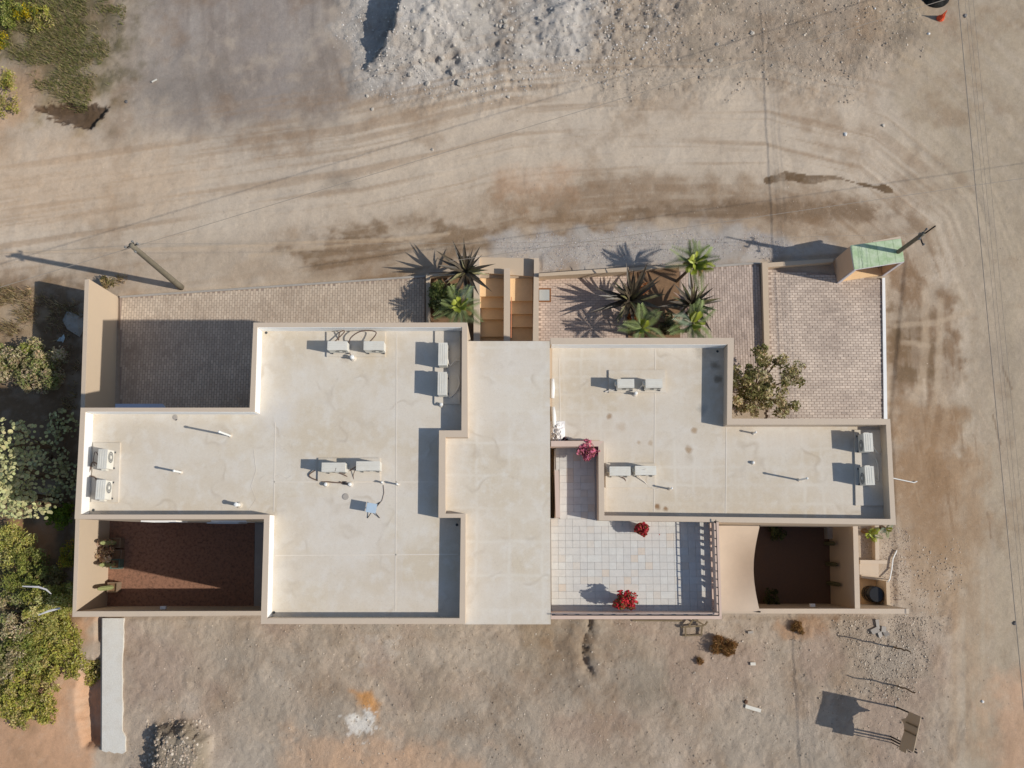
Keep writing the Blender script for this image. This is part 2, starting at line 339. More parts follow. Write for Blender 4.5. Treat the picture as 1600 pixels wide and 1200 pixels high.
# flat pads for house, courts and paving
pads = [[(100, 440), (186, 462), (660, 428), (745, 398), (845, 398), (845, 425), (985, 418), (1060, 412), (1190, 405), (1300, 400), (1415, 395), (1390, 660), (1395, 700), (1400, 965), (105, 965)]]
pad = sst(-.1, .05, polysd(pads[0])); gz = gz*(1-pad)-.06*pad
hole2 = polysd([(742, 432), (838, 432), (838, 560), (742, 560)]); gz = np.where(hole2 > 0.05, -2.0, gz)
far = np.maximum(np.abs(GXf)-30, np.maximum(-13.5-GYf, GYf-29)); gz = gz*sst(3, 0, far)
def gh(x, y):
    i = np.clip(np.searchsorted(gx, x), 1, len(gx)-1); j = np.clip(np.searchsorted(gy, y), 1, len(gy)-1)
    return float(gz.reshape(X.shape)[j, i])
def gmat():
    m = bpy.data.materials.new('earth'); m.use_nodes = True; q = N(m); q.b.inputs['Roughness'].default_value = .95
    q.b.inputs['Specular IOR Level'].default_value = .1
    a = q.n('ShaderNodeAttribute'); a.attribute_name = 'col'; pos = q.pos()
    f1 = q.noise(7, pos, 6, .7); f2 = q.noise(46, pos, 5, .8)
    col = q.mix(1, a.outputs['Color'], q.rng(f1, .28, .72, .93, 1.07), 'MULTIPLY')
    col = q.mix(1, col, q.rng(f2, .3, .7, .87, 1.13), 'MULTIPLY')
    vo = q.n('ShaderNodeTexVoronoi'); vo.inputs['Scale'].default_value = 8; q.l(pos, vo.inputs['Vector'])
    peb = q.rng(vo.outputs['Distance'], .10, .16, 1, 0)
    sel = q.rng(q.noise(2.3, pos, 3, .6), .55, .68, 0, .3)
    mm = q.n('ShaderNodeMath'); mm.operation = 'MULTIPLY'; q.l(peb, mm.inputs[0]); q.l(sel, mm.inputs[1])
    col = q.mix(mm.outputs[0], col, rgba((206, 196, 182)))
    vo2 = q.n('ShaderNodeTexVoronoi'); vo2.inputs['Scale'].default_value = 11; q.l(pos, vo2.inputs['Vector'])
    pk = q.n('ShaderNodeMath'); pk.operation = 'MULTIPLY'; q.l(q.rng(vo2.outputs['Distance'], .13, .2, 1, 0), pk.inputs[0])
    sp = q.n('ShaderNodeSeparateColor'); q.l(vo2.outputs['Color'], sp.inputs[0]); q.l(q.rng(sp.outputs[0], .80, .84, 0, .55), pk.inputs[1])
    pa = q.n('ShaderNodeMath'); pa.operation = 'MULTIPLY'; q.l(pk.outputs[0], pa.inputs[0]); q.l(q.rng(a.outputs['Alpha'], .3, .9, .35, 1), pa.inputs[1])
    col = q.mix(pa.outputs[0], col, q.mix(sp.outputs[1], rgba((96, 82, 68)), rgba((206, 196, 182))))
    q.l(col, q.b.inputs['Base Color'])
    hsum = q.n('ShaderNodeMath'); hsum.operation = 'ADD'; q.l(f1, hsum.inputs[0])
    h2 = q.n('ShaderNodeMath'); h2.operation = 'MULTIPLY'; q.l(f2, h2.inputs[0]); h2.inputs[1].default_value = .5; q.l(h2.outputs[0], hsum.inputs[1])
    hm = q.n('ShaderNodeMath'); hm.operation = 'MULTIPLY'; q.l(hsum.outputs[0], hm.inputs[0]); q.l(a.outputs['Alpha'], hm.inputs[1])
    q.bump(hm.outputs[0], 1.0, .055)
    return m
def build_ground():
    ny, nx = X.shape; me = bpy.data.meshes.new('ground')
    me.vertices.add(nx*ny); co = np.stack([GXf, GYf, gz], 1).astype(np.float32); me.vertices.foreach_set('co', co.ravel())
    i = np.arange(nx*ny).reshape(ny, nx); q = np.stack([i[:-1, :-1], i[:-1, 1:], i[1:, 1:], i[1:, :-1]], -1).reshape(-1, 4)
    me.loops.add(q.size); me.loops.foreach_set('vertex_index', q.ravel().astype(np.int32))
    me.polygons.add(len(q)); me.polygons.foreach_set('loop_start', np.arange(0, q.size, 4, dtype=np.int32))
    me.update(calc_edges=True); me.polygons.foreach_set('use_smooth', np.ones(len(q), bool))
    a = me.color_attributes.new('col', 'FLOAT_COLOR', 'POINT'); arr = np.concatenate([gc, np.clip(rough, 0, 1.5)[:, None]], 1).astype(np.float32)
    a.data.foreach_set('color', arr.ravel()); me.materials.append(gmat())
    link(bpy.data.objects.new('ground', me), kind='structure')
build_ground()

# ------------------------------------------------------------------ materials
STUCCO = mat('stucco', (202, 181, 155), .9, .08, 1.2, 60, .4, .005, c2=(192, 172, 148))
COPE = mat('coping_paint', (208, 189, 166), .85, .10, 2.6, 40, .3, .005, c2=(194, 176, 156))
COPE_P = mat('terrace_paint', (212, 186, 168), .85, .05, 2.0, 40, .2, .003)
INWHITE = mat('white_paint_and_sun', (238, 237, 233), .8, .05, 2.0, 40, .15, .003)  # also carries the sunlit white of the inner parapet faces
METAL_D = mat('dark_metal', (38, 36, 38), .5, .1, 5, 40, .1, .002, metal=.6)
WHITE = mat('white_plastic', (224, 220, 208), .6, .09, 5, 50, 0, c2=(208, 202, 188), objrand=.05)
WHITE_PIPE = mat('white_pipe', (232, 231, 226), .5, .04, 6, 60, 0)
GREYPL = mat('grey_plastic', (120, 120, 118), .6, .1, 6, 60, 0)
DARKPL = mat('dark_fan', (66, 68, 70), .6, .1, 6, 60, 0)
HOSE = mat('cable_brown', (112, 92, 80), .7, .1, 6, 60, 0)
HOSEW = mat('cable_white', (216, 208, 196), .6, .05, 6, 60, 0)
CONC = mat('concrete', (168, 160, 150), .95, .12, 1.5, 30, .4, .006)
GLASS = mat('window_glass', (40, 52, 60), .08, .02, 5, 30, 0, spec=.6)
WOOD = mat('weathered_wood', (124, 108, 84), .9, .18, 8, 60, .4, .004)
WOODP = mat('pole_wood', (122, 114, 98), .9, .18, 6, 60, .4, .004)
TERRA = mat('terracotta', (170, 100, 70), .85, .12, 6, 40, .2, .003)
SOIL = mat('planter_soil', (132, 104, 78), .95, .2, 6, 40, .5, .02)
ROCK = mat('rock', (180, 172, 160), .95, .12, 5, 30, .5, .02, objrand=.14)
STAIR = mat('stair_paint', (234, 198, 152), .8, .08, 3, 40, .2, .003)

def roof_mat(name, c, stains=(), grid=None):
    m = bpy.data.materials.new(name); m.use_nodes = True; q = N(m); q.b.inputs['Roughness'].default_value = .9; q.b.inputs['Specular IOR Level'].default_value = .2
    pos = q.pos(); base = rgba(c)
    a = q.noise(.45, pos, 5, .6); b = q.noise(2.2, pos, 5, .65); f = q.noise(26, pos, 4, .7)
    col = q.mix(q.rng(a, .42, .6, 0, .8), base, rgba((c[0]-11, c[1]-16, c[2]-24)))
    col = q.mix(q.rng(b, .48, .68, 0, .7), col, rgba((c[0]+4, c[1]+7, c[2]+11)))
    sq = q.n('ShaderNodeTexBrick'); sq.offset = .35; sq.inputs['Scale'].default_value = 1; sq.inputs['Brick Width'].default_value = 1.9; sq.inputs['Row Height'].default_value = 1.45; sq.inputs['Mortar Size'].default_value = 0
    sq.inputs['Color1'].default_value = (0, 0, 0, 1); sq.inputs['Color2'].default_value = (1, 1, 1, 1); q.l(pos, sq.inputs['Vector'])
    col = q.mix(q.rng(sq.outputs['Color'], 0, 1, 0, .35), col, rgba((c[0]-3, c[1]-2, c[2]+3)))
    d1 = q.noise(9, pos, 5, .7); col = q.mix(q.rng(d1, .55, .75, 0, .35), col, rgba((c[0]-24, c[1]-28, c[2]-34)))
    if grid:
        br = q.n('ShaderNodeTexBrick'); br.offset = 0; br.inputs['Scale'].default_value = 1.0
        br.inputs['Brick Width'].default_value = grid; br.inputs['Row Height'].default_value = grid; br.inputs['Mortar Size'].default_value = .10; br.inputs['Mortar Smooth'].default_value = 1
        wv = q.n('ShaderNodeVectorMath'); wv.operation = 'ADD'; nz = q.n('ShaderNodeTexNoise'); nz.inputs['Scale'].default_value = 1.3; q.l(pos, nz.inputs['Vector'])
        sc = q.n('ShaderNodeVectorMath'); sc.operation = 'SCALE'; sc.inputs['Scale'].default_value = .18; q.l(nz.outputs['Color'], sc.inputs[0])
        q.l(pos, wv.inputs[0]); q.l(sc.outputs[0], wv.inputs[1]); q.l(wv.outputs[0], br.inputs['Vector'])
        br.inputs['Color1'].default_value = (0, 0, 0, 1); br.inputs['Color2'].default_value = (.35, .35, .35, 1); br.inputs['Mortar'].default_value = (1, 1, 1, 1)
        k = q.n('ShaderNodeMath'); k.operation = 'MULTIPLY'; q.l(br.outputs['Color'], k.inputs[0]); q.l(q.rng(q.noise(.3, pos, 2), .4, .6, .1, .75), k.inputs[1])
        col = q.mix(k.outputs[0], col, rgba((c[0]+4, c[1]+6, c[2]+8)))
    for (sx, sy, r, cc, am) in stains:
        vd = q.n('ShaderNodeVectorMath'); vd.operation = 'DISTANCE'; q.l(pos, vd.inputs[0]); vd.inputs[1].default_value = (sx, sy, 7.2 if sx < 0 else 6.756)
        ad = q.n('ShaderNodeMath'); ad.operation = 'MULTIPLY_ADD'; q.l(q.noise(5, pos, 4, .6), ad.inputs[0]); ad.inputs[1].default_value = r*1.4; q.l(vd.outputs['Value'], ad.inputs[2])
        col = q.mix(q.rng(ad.outputs[0], r*1.05, r*1.7, am, 0), col, rgba(cc))
    rn = q.noise(.33, pos, 3, .5); k1 = q.rng(rn, .50, .515, 0, 1); k2 = q.rng(rn, .515, .54, 1, 0)
    mn = q.n('ShaderNodeMath'); mn.operation = 'MULTIPLY'; q.l(k1, mn.inputs[0]); q.l(k2, mn.inputs[1])
    m4 = q.n('ShaderNodeMath'); m4.operation = 'MULTIPLY'; q.l(mn.outputs[0], m4.inputs[0]); q.l(q.rng(q.noise(1.1, pos, 3), .45, .65, 0, .5), m4.inputs[1])
    col = q.mix(m4.outputs[0], col, rgba((c[0]-34, c[1]-40, c[2]-46)))
    wv2 = q.n('ShaderNodeVectorMath'); wv2.operation = 'ADD'; nz2 = q.n('ShaderNodeTexNoise'); nz2.inputs['Scale'].default_value = 2.5; q.l(pos, nz2.inputs['Vector']); q.l(pos, wv2.inputs[0]); q.l(nz2.outputs['Color'], wv2.inputs[1])
    vc = q.n('ShaderNodeTexVoronoi'); vc.feature = 'DISTANCE_TO_EDGE'; vc.inputs['Scale'].default_value = .38; q.l(wv2.outputs[0], vc.inputs['Vector'])
    ck = q.n('ShaderNodeMath'); ck.operation = 'MULTIPLY'; q.l(q.rng(vc.outputs['Distance'], .003, .009, 1, 0), ck.inputs[0]); q.l(q.rng(q.noise(.7, pos, 2), .5, .62, 0, .12), ck.inputs[1])
    col = q.mix(ck.outputs[0], col, rgba((c[0]-52, c[1]-56, c[2]-58)))
    col = q.mix(1, col, q.rng(f, .25, .75, .94, 1.06), 'MULTIPLY')
    q.l(col, q.b.inputs['Base Color']); q.bump(f, .25, .005); return m

# ------------------------------------------------------------------ house
ZR, ZP = 7.2, 7.8                     # roof and parapet top of the main block
RR, RP, ZT = 6.75, 7.36, 6.53          # lower block: roof, parapet top, roof terrace
def zr(px): return ZR if px < 731 else RR
house = empty('house', (0, 2, 0), 'large two storey cream house with flat parapet roofs and a tiled roof terrace', 'house')
LB = [(396, 504), (730, 504), (731, 683), (696, 683), (696, 802.5), (727.5, 802.5), (727, 975), (407.5, 975), (412.5, 811), (116.5, 811), (126, 637), (390, 637)]
obj('wall', prism(PP(LB, ZP), -.2, ZR), STUCCO, house)
CB = [(731.5, 533), (859, 533), (860.3, 975), (727.5, 975), (728, 803), (696.5, 803), (696.5, 683.5), (731.5, 683.5)]
ZC = 7.37
cpoly = PP([(728, 533), (859, 533), (860.5, 975.5), (724, 975.5), (724, 806), (693, 806), (693, 680), (728, 680)], ZC)
obj('wall', prism(PP([(730.5, 534.5), (857.5, 534.5), (859, 974), (728.5, 974), (729, 804), (698, 804), (698, 685), (732, 685)], ZC), -.2, ZC-.18), STUCCO, house)
RB = [(859.5, 528), (1147, 528), (1143.5, 654), (1391, 654.5), (1400, 820), (936, 813), (935, 689), (859.5, 689)]
obj('wall', prism(PP(RB, RP), -.2, RR), STUCCO, house)
TB = [(868, 698), (935, 698), (936, 814), (1123, 815), (1128, 967.5), (860.8, 967.5), (860.8, 809), (868, 809)]
tb = [P(x, y, RP)[:2] for x, y in TB]
obj('wall', prism(tb, -.2, ZT-.06), STUCCO, house)
TFLOOR = obj('terrace_floor', prism(tb, ZT-.06, ZT-.02), mat('terrace_grout', (203, 198, 189), .95, .1, 3, 40, .2, .003), house)
# roof sheets
stl = [(P(540, 560, ZR)[0], P(540, 560, ZR)[1], .25, (176, 160, 138), .45), (P(430, 650, ZR)[0], P(430, 650, ZR)[1], .8, (206, 200, 192), .5)]
def inset(poly, d):
    q = [Vector((p[0], p[1], 0)) for p in poly]; a = sum(q[i].x*q[(i+1) % len(q)].y-q[(i+1) % len(q)].x*q[i].y for i in range(len(q)))
    if a < 0: q = q[::-1]
    out = []
    for i in range(len(q)):
        e0 = (q[i]-q[i-1]).normalized(); e1 = (q[(i+1) % len(q)]-q[i]).normalized()
        n0 = Vector((-e0.y, e0.x, 0)); n1_ = Vector((-e1.y, e1.x, 0)); b = (n0+n1_); b /= max(.3, b.length_squared/2)
        out.append((q[i]+b*d)[:2])
    return out
obj('roof', prism(inset(PP(LB, ZP), .1), ZR-.05, ZR+.006), roof_mat('roof_screed', (213, 203, 187), stl), house)
stain = []
for sx, sy, r, cc, am in ((952, 651, .13, (150, 118, 84), .7), (1084, 673, .14, (160, 130, 96), .7), (1077, 703, .17, (160, 130, 96), .75), (998, 691, .1, (168, 140, 106), .55), (1016, 692, .12, (168, 140, 106), .5),
                       (1027, 792, .14, (136, 100, 62), .85), (1040, 795, .12, (136, 100, 62), .8), (1118, 572, .22, (120, 106, 88), .7), (1122, 592, .2, (116, 104, 88), .7), (1097, 640, .25, (140, 134, 124), .5), (970, 668, .25, (186, 166, 142), .5), (1100, 545, .5, (150, 142, 130), .5)):
    q = P(sx, sy, RR); stain.append((q[0], q[1], r, cc, am))
obj('roof', prism(inset(PP(RB, RP), .1), RR-.05, RR+.006), roof_mat('roof_screed_patched', (210, 199, 182), stain, grid=.66), house)
obj('roof', prism(cpoly, ZC-.2, ZC), roof_mat('roof_slab', (214, 204, 188), (), grid=1.15), house)
# parapets
def parapet(quads, m=COPE, z0=ZR, z1=ZP):
    for qd in quads: obj('parapet', prism(PP(qd, z1), z0, z1), m, house)
parapet([[(396, 504), (730, 504), (722, 511), (402, 511)], [(396, 504), (402, 511), (398, 643.5), (390, 637)], [(126, 637), (390, 637), (398, 643.5), (133, 643)],
         [(126, 637), (133, 643), (126, 804), (116.5, 811)], [(116.5, 811), (126, 804), (421, 804), (412.5, 811)], [(412.5, 811), (421, 804), (417, 966), (407.5, 975)],
         [(407.5, 975), (417, 966), (718, 966), (727, 975)], [(718, 966), (720, 809), (727.5, 802.5), (727, 975)], [(720, 809), (685, 809), (696, 802.5), (727.5, 802.5)],
         [(685, 809), (686, 672.5), (696, 683), (696, 802.5)], [(686, 672.5), (721, 672.5), (731, 683), (696, 683)], [(721, 672.5), (722, 511), (730, 504), (731, 683)]])
parapet([[(860, 528), (1147, 528), (1137, 538), (860, 538)], [(1147, 528), (1143.5, 654), (1136, 663.5), (1137, 538)], [(1143.5, 654), (1391, 654.5), (1384.5, 663.5), (1136, 663.5)],
         [(1391, 654.5), (1400, 820), (1391.5, 811), (1384.5, 663.5)], [(1400, 820), (936, 813), (944.5, 805.5), (1391.5, 811)], [(936, 813), (944.5, 805.5), (943.5, 689), (935, 697.5)]], COPE, RR, RP)
parapet([[(935, 697.5), (943.5, 689), (861, 689), (861, 697.5)]], COPE_P, RR, RP)
# thin white liners put the sun on the lit parapets' inner faces into colour
def liner(p0, p1):
    z, zb = (ZP, ZR) if p0[0] < 731 else (RP, RR)
    a, b = Vector(P(*p0, z)), Vector(P(*p1, z)); d = (b-a).normalized(); n_ = Vector((-d.y, d.x, 0)); 
    c = (a+b)/2
    if n_.dot(Vector((P(560, 700, z) if c.x < 0 else P(1100, 740, z)))-c) < 0: n_ = -n_
    q = [a, b, b+n_*.012, a+n_*.012]; obj('parapet_sunlit_face', prism([p[:2] for p in q], zb+.006, z-.03), INWHITE, house)
liner((402, 511), (722, 511)); liner((402, 512), (398, 643)); liner((134, 643), (397, 643.5)); liner((133, 644), (126, 803)); liner((421, 805), (417, 965)); liner((862, 538), (1136, 538))
# terrace rails and walls
parapet([[(861, 957.5), (1120, 957.5), (1128, 967.5), (861, 967.5)]], COPE_P, ZT-.02, RP)
E1, E2, E3, E4 = (1115.5, 814), (1123, 815), (1128, 967.2), (1120.2, 957.2)
be = PP([E1, E2, E3, E4], RP)
obj('parapet', prism(be, ZT-.02, ZT+.17), COPE_P, house); obj('parapet', prism(be, ZT+.39, RP), COPE_P, house)
ea, eb, ec, ed = [Vector((*p, 0)) for p in be]
gaps = [.02, .075, .11, .155, .18, .225, .25, .29, .32, .40, .43, .51, .54, .62, .645, .69, .715, .865, .885, .93, .95, .98]
edges = [0.0]+gaps+[1.0]
for i in range(0, len(edges)-1, 2):
    t0, t1 = edges[i], edges[i+1]
    q = [ea.lerp(ed, t0), eb.lerp(ec, t0), eb.lerp(ec, t1), ea.lerp(ed, t1)]
    top = .39 if i in (0, len(edges)-2) else .325
    obj('baluster', prism([p[:2] for p in q], ZT+.17, ZT+top), COPE_P, house)
r_ = MB()
ra_, rb_, rc_ = Vector(P(1118.5, 812, RP+.12)), Vector(P(1123.5, 961.5, RP+.12)), Vector(P(862, 961, RP+.12))
r_.tube([ra_, rb_], .018, 6); r_.tube([rb_, rc_], .018, 6)
obj('handrail', r_.g(), METAL_D, house)
for t in np.linspace(.03, .97, 12):
    p = ra_.lerp(rb_, t); obj('rail_post', MB().tube([p-Vector((0, 0, .12)), p], .02, 6).g(), METAL_D, house)
for t in np.linspace(.04, .98, 14):
    p = rb_.lerp(rc_, t); obj('rail_post', MB().tube([p-Vector((0, 0, .12)), p], .016, 6).g(), METAL_D, house)
obj('parapet', prism(PP([(866.5, 735), (873, 735), (875, 808.5), (868.3, 808.5)], RP-.05), ZT-.02, RP-.05), COPE_P, house)
obj('stair_floor', prism(PP([(855, 690), (870, 690), (871, 812), (855, 812)], 5.6), 5.4, 5.6), STAIR, house)
# terrace tiles, each its own piece
def tiles():
    floor = TFLOOR
    tm = bpy.data.materials.new('terrace_tile'); tm.use_nodes = True; q = N(tm); q.b.inputs['Roughness'].default_value = .55
    oi = q.n('ShaderNodeObjectInfo'); cr = q.n('ShaderNodeValToRGB'); cr.color_ramp.interpolation = 'CONSTANT'
    cols = [(0, (207, 203, 195)), (.22, (210, 207, 199)), (.44, (204, 200, 192)), (.62, (207, 202, 193)), (.84, (208, 200, 188)), (.94, (209, 196, 180)), (.97, (201, 197, 190))]
    el = cr.color_ramp.elements; el[0].color = rgba(cols[0][1]); el[1].position = cols[1][0]; el[1].color = rgba(cols[1][1])
    for p_, c_ in cols[2:]: e = el.new(p_); e.color = rgba(c_)
    q.l(oi.outputs['Random'], cr.inputs[0]); pos = q.pos()
    n_ = q.noise(6, pos, 5, .7); col = q.mix(1, cr.outputs[0], q.rng(n_, .3, .7, .93, 1.06), 'MULTIPLY'); q.l(col, q.b.inputs['Base Color']); q.bump(q.noise(14, pos), .25, .006)
    u = .262; x0 = P(861, 850, ZT)[0]; x1 = P(1109, 850, ZT)[0]; y1 = P(940, 811, ZT)[1]; y0 = P(940, 958.5, ZT)[1]
    xp0 = P(874.3, 750, ZT)[0]; xp1 = P(929, 750, ZT)[0]; yp1 = P(900, 698, ZT)[1]
    xs1 = P(1105.5, 815, ZT)[0]; xs2 = P(1111, 957, ZT)[0]
    ms = {}
    def tile(ax, ay, w_, h_):
        key = (round(w_, 3), round(h_, 3))
        if key not in ms:
            g = .006; ms[key] = mesh('tile', *MB().box((0, 0, 0), (w_-g, h_-g, .03)).g(), tm)
        dz = random.uniform(-.003, .003)
        inst('tile', ms[key], floor, (ax+w_/2, ay+h_/2, ZT+dz))
    def fill(xa, xb, ya, yb):
        nx_ = max(1, round((xb-xa)/u)); ny_ = max(1, round((yb-ya)/u)); ux, uy = (xb-xa)/nx_, (yb-ya)/ny_
        used = np.zeros((ny_, nx_), bool); cnt = 0
        for j in range(ny_):
            for i in range(nx_):
                if used[j, i]: continue
                opt = random.choices([(1, 1), (2, 1)], [5, 1])[0]
                a, b = opt
                while i+a > nx_ or j+b > ny_ or used[j:j+b, i:i+a].any():
                    if a > 1: a -= 1
                    elif b > 1: b -= 1
                    else: break
                used[j:j+b, i:i+a] = True; tile(xa+i*ux, ya+j*uy, a*ux, b*uy); cnt += 1
        return cnt
    n = fill(x0, x1, y0, y1) + fill(xp0, xp1, y1, yp1)
    fill(P(868.5, 720, ZT)[0], xp0, P(900, 734, ZT)[1], yp1)
    print('TILES', n)
tiles()
# facade openings on walls that the roofs hide from straight above
def window(c, wd, ht, nrm, door=False):
    c = Vector(c); n_ = Vector(nrm).normalized(); t = Vector((-n_.y, n_.x, 0)); R = Matrix((t, n_, Vector((0, 0, 1)))).transposed()
    f = MB()
    for sx in (-1, 1): f.box(c+t*sx*(wd/2-.03)+n_*.025, (.06, .05, ht), M=R)
    for sz in (-1, 1): f.box(c+Vector((0, 0, sz*(ht/2-.03)))+n_*.025, (wd-.12, .05, .06), M=R)
    o = obj('door' if door else 'window', f.g(), INWHITE if not door else WOOD, house)
    obj('pane', MB().box(c+n_*.012, (wd-.12, .02, ht-.12), M=R).g(), GLASS if not door else WOOD, o)
def wall_pt(a, b, t, z):
    zz = ZP if max(a[0], b[0]) < 731 else RP; p, q = Vector((*P(*a, zz)[:2], 0)), Vector((*P(*b, zz)[:2], 0)); r = p.lerp(q, t); d = (q-p).normalized()
    return (r.x, r.y, z), (d.y, -d.x, 0)
for a, b, lst in (((407.5, 975), (727, 975), ((.25, 1.5), (.6, 1.5), (.25, 4.8), (.6, 4.8), (.85, 4.8))), ((728, 975.5), (860, 975.5), ((.5, 4.8), (.5, 1.5))),
                  ((1147, 528), (860, 528), ((.3, 1.6), (.7, 1.6), (.3, 4.9), (.7, 4.9))), ((730, 504), (396, 504), ((.25, 1.6), (.6, 1.6), (.25, 4.9), (.6, 4.9))),
                  ((1400, 820), (1391, 654.5), ((.5, 1.7), (.5, 4.9))), ((126, 637), (116.5, 811), ((.5, 4.9), (.5, 1.7))), ((116.5, 811), (412, 811), ((.3, 4.8), (.7, 4.8), (.5, 1.4))),
                  ((390, 637), (126, 637), ((.3, 4.9), (.7, 4.9)))):
    for t, z in lst:
        c, n_ = wall_pt(a, b, t, z); window(c, 1.3, 1.2, n_)
c, n_ = wall_pt((860, 533), (731, 533), .35, 1.0); window(c, .95, 2.0, n_, True)
# pale canopy over the court door
obj('canopy', prism(PP([(180, 631), (254, 631), (262, 642), (180, 642)], 2.3), 2.2, 2.3), mat('pale_canopy', (186, 192, 206), .6, .05, 4, 40, 0), house)
# green panel under the terrace
obj('canopy', prism(PP([(1124, 822), (1146, 822), (1146, 829), (1124, 829)], 2.6), 2.5, 2.6), mat('green_mat', (104, 168, 84), .9, .1, 8, 60, .3, .01), house)
# drains
for x, y in ((416, 520), (718, 508+7), (712, 519), (428, 957), (714, 820), (1121, 549), (275, 655), (146, 797)):
    q = P(x, y, zr(x)); obj('roof_drain', MB().lathe((q[0], q[1], zr(x)+.006), [(.05, 0), (.045, .012)], 10).g(), DARKPL, house)
for x, y, z, r in ((540, 776, ZR, .1), (274, 652, ZR, .08)):
    q = P(x, y, z); obj('roof_hatch', MB().lathe((q[0], q[1], z+.004), [(r*1.2, 0), (r*1.2, .012), (r*.9, .02)], 14).g(), CONC, house)
# joints and loose cables on the roof screed
JT = mat('joint_screed', (218, 208, 193), .9, .06, 4, 40, .1, .002)
for a, b in (((418, 753), (684, 753)), ((430, 660), (428, 800)), ((620, 520), (618, 955)), ((1024, 545), (1022, 800)), ((1135, 668), (1134, 803)), ((874, 560), (876, 680)), ((948, 700), (948, 802)), ((430, 868), (716, 866))):
    z = zr(a[0]); p, q = Vector(P(*a, z)), Vector(P(*b, z)); d = (q-p).normalized(); n_ = Vector((-d.y, d.x, 0))*.018
    obj('roof_joint', prism([v_[:2] for v_ in (p-n_, q-n_, q+n_, p+n_)], z+.004, z+.012), JT, house)
for pts in ([(405, 750), (415, 742), (428, 747), (437, 741), (448, 748), (455, 743)], [(388, 798), (400, 780), (392, 760), (400, 735), (396, 700)], [(352, 801), (362, 797), (374, 792)], [(946, 758), (975, 762), (1020, 760), (1046, 764)], [(560, 757), (590, 754), (620, 757)]):
    z = zr(pts[0][0]); obj('roof_cable', MB().tube([P(x, y, z+.011) for x, y in pts], .005, 5).g(), HOSEW, house)
# plinths under the condensers
def plinth(pts, h=.07):
    z = zr(pts[0][0]); obj('plinth', prism(PP(pts, z), z+.004, z+h), MATS_R, house)
MATS_R = roof_mat('plinth_screed', (212, 202, 186))
for pts in ([(511, 519), (602, 519), (602, 558), (511, 558)], [(680, 518), (719, 518), (719, 632), (679, 631)], [(498, 716), (594, 716), (594, 752), (497, 752)],
            [(946, 724), (1023, 724), (1023, 762), (946, 762)], [(951, 579), (1039, 578), (1040, 614), (951, 614)], [(147, 692), (189, 692), (186, 785), (144, 785)], [(1334, 672), (1379, 672), (1382, 790), (1336, 790)]):
    plinth(pts)

# ------------------------------------------------------------------ condensers
def condenser(px, py, L, front, tint, label, hose=None):
    """px,py: centre of the lid; long axis 'x' or 'y'; front: unit vector"""
    z0 = zr(px); zt = z0+.07+.62; c = Vector(P(px, py, zt)); base = Vector((c.x, c.y, z0+.07))
    t = empty('air_conditioner', base, label, 'air conditioner', 'air conditioner outdoor units on the roofs')
    f = Vector(front); R = Matrix((Vector((f.y, -f.x, 0)), f, Vector((0, 0, 1)))).transposed()
    D = .30
    def loc(x, y, z): return base+R@Vector((x, y, z))
    obj('casing', MB().box(loc(0, 0, .33), (L, D, .54), M=R).g(), WHITE, t)
    lid = MB().box(loc(0, 0, .61), (L+.02, D+.02, .022), M=R)
    obj('lid', lid.g(), WHITE, t)
    for k in range(3): obj('lid_rib', MB().box(loc(0, -.08+.08*k, .624), (L-.08, .02, .008), M=R).g(), WHITE, t)
    for sx in (-1, 1): obj('foot', MB().box(loc(sx*.28, 0, .03), (.06, .36, .06), M=R).g(), DARKPL, t)
    g = MB(); cx, cz, rr = -.08, .33, .20
    def ring(r0, r1, y):
        n = 20; v = []; fs = []
        for k in range(n):
            a = 2*PI*k/n
            for r in (r0, r1): v.append(loc(cx+r*math.cos(a), y, cz+r*math.sin(a)))
        for k in range(n): a, b = 2*k, 2*((k+1) % n); fs.append((a, a+1, b+1, b))
        g.add(v, fs)
    fan = MB(); n = 20
    fan.add([loc(cx+rr*math.cos(2*PI*k/n), D/2+.004, cz+rr*math.sin(2*PI*k/n)) for k in range(n)], [tuple(range(n))])
    fo = obj('fan', fan.g(), GREYPL, t)
    for r in (.21, .15, .09): ring(r-.012, r, D/2+.012)
    obj('grille', g.g(), WHITE, fo)
    obj('hub', MB().box(loc(cx, D/2+.012, cz), (.1, .02, .1), M=R).g(), WHITE, fo)
    obj('valve_cover', MB().box(loc(L/2+.03, -.05, .25), (.06, .16, .2), M=R).g(), WHITE, t)
    if hose:
        for k, hp in enumerate(hose):
            pts = [loc(L/2+.03, -.05, .2+.05*k)]+[Vector(P(x, y, z0+z)) for x, y, z in hp]
            sm = []
            for i in range(len(pts)-1):
                p0 = pts[max(i-1, 0)]; p1 = pts[i]; p2 = pts[i+1]; p3 = pts[min(i+2, len(pts)-1)]
                for j in range(5):
                    u = j/5; sm.append(.5*((2*p1)+(p2-p0)*u+(2*p0-5*p1+4*p2-p3)*u*u+(3*p1-p0-3*p2+p3)*u**3))
            sm.append(pts[-1]); obj('hose', MB().tube(sm, .022 if k == 0 else .014, 6).g(), HOSE if tint == 0 else HOSEW, t)
    return t
condenser(160, 717, 0.66, (1, 0, 0), 0, 'white outdoor unit on the small wing roof, closest to the shaded paved court', [[(146, 722, .1), (141, 733, .1), (138, 741, .1)], [(150, 706, .2), (146, 720, .3), (148, 728, .1)]])
condenser(157, 765, 0.66, (1, 0, 0), 0, 'white outdoor unit on the small wing roof, closest to the red gravel court', [[(150, 748, .1), (138, 744, .1)]])
condenser(527, 540, 0.68, (0, -1, 0), 0, 'white outdoor unit with a looped brown pipe, by the parapet over the paved path', [[(538, 519, .25), (531, 519, .25), (529, 532, .05)], [(546, 552, .08), (541, 557, .06)]])
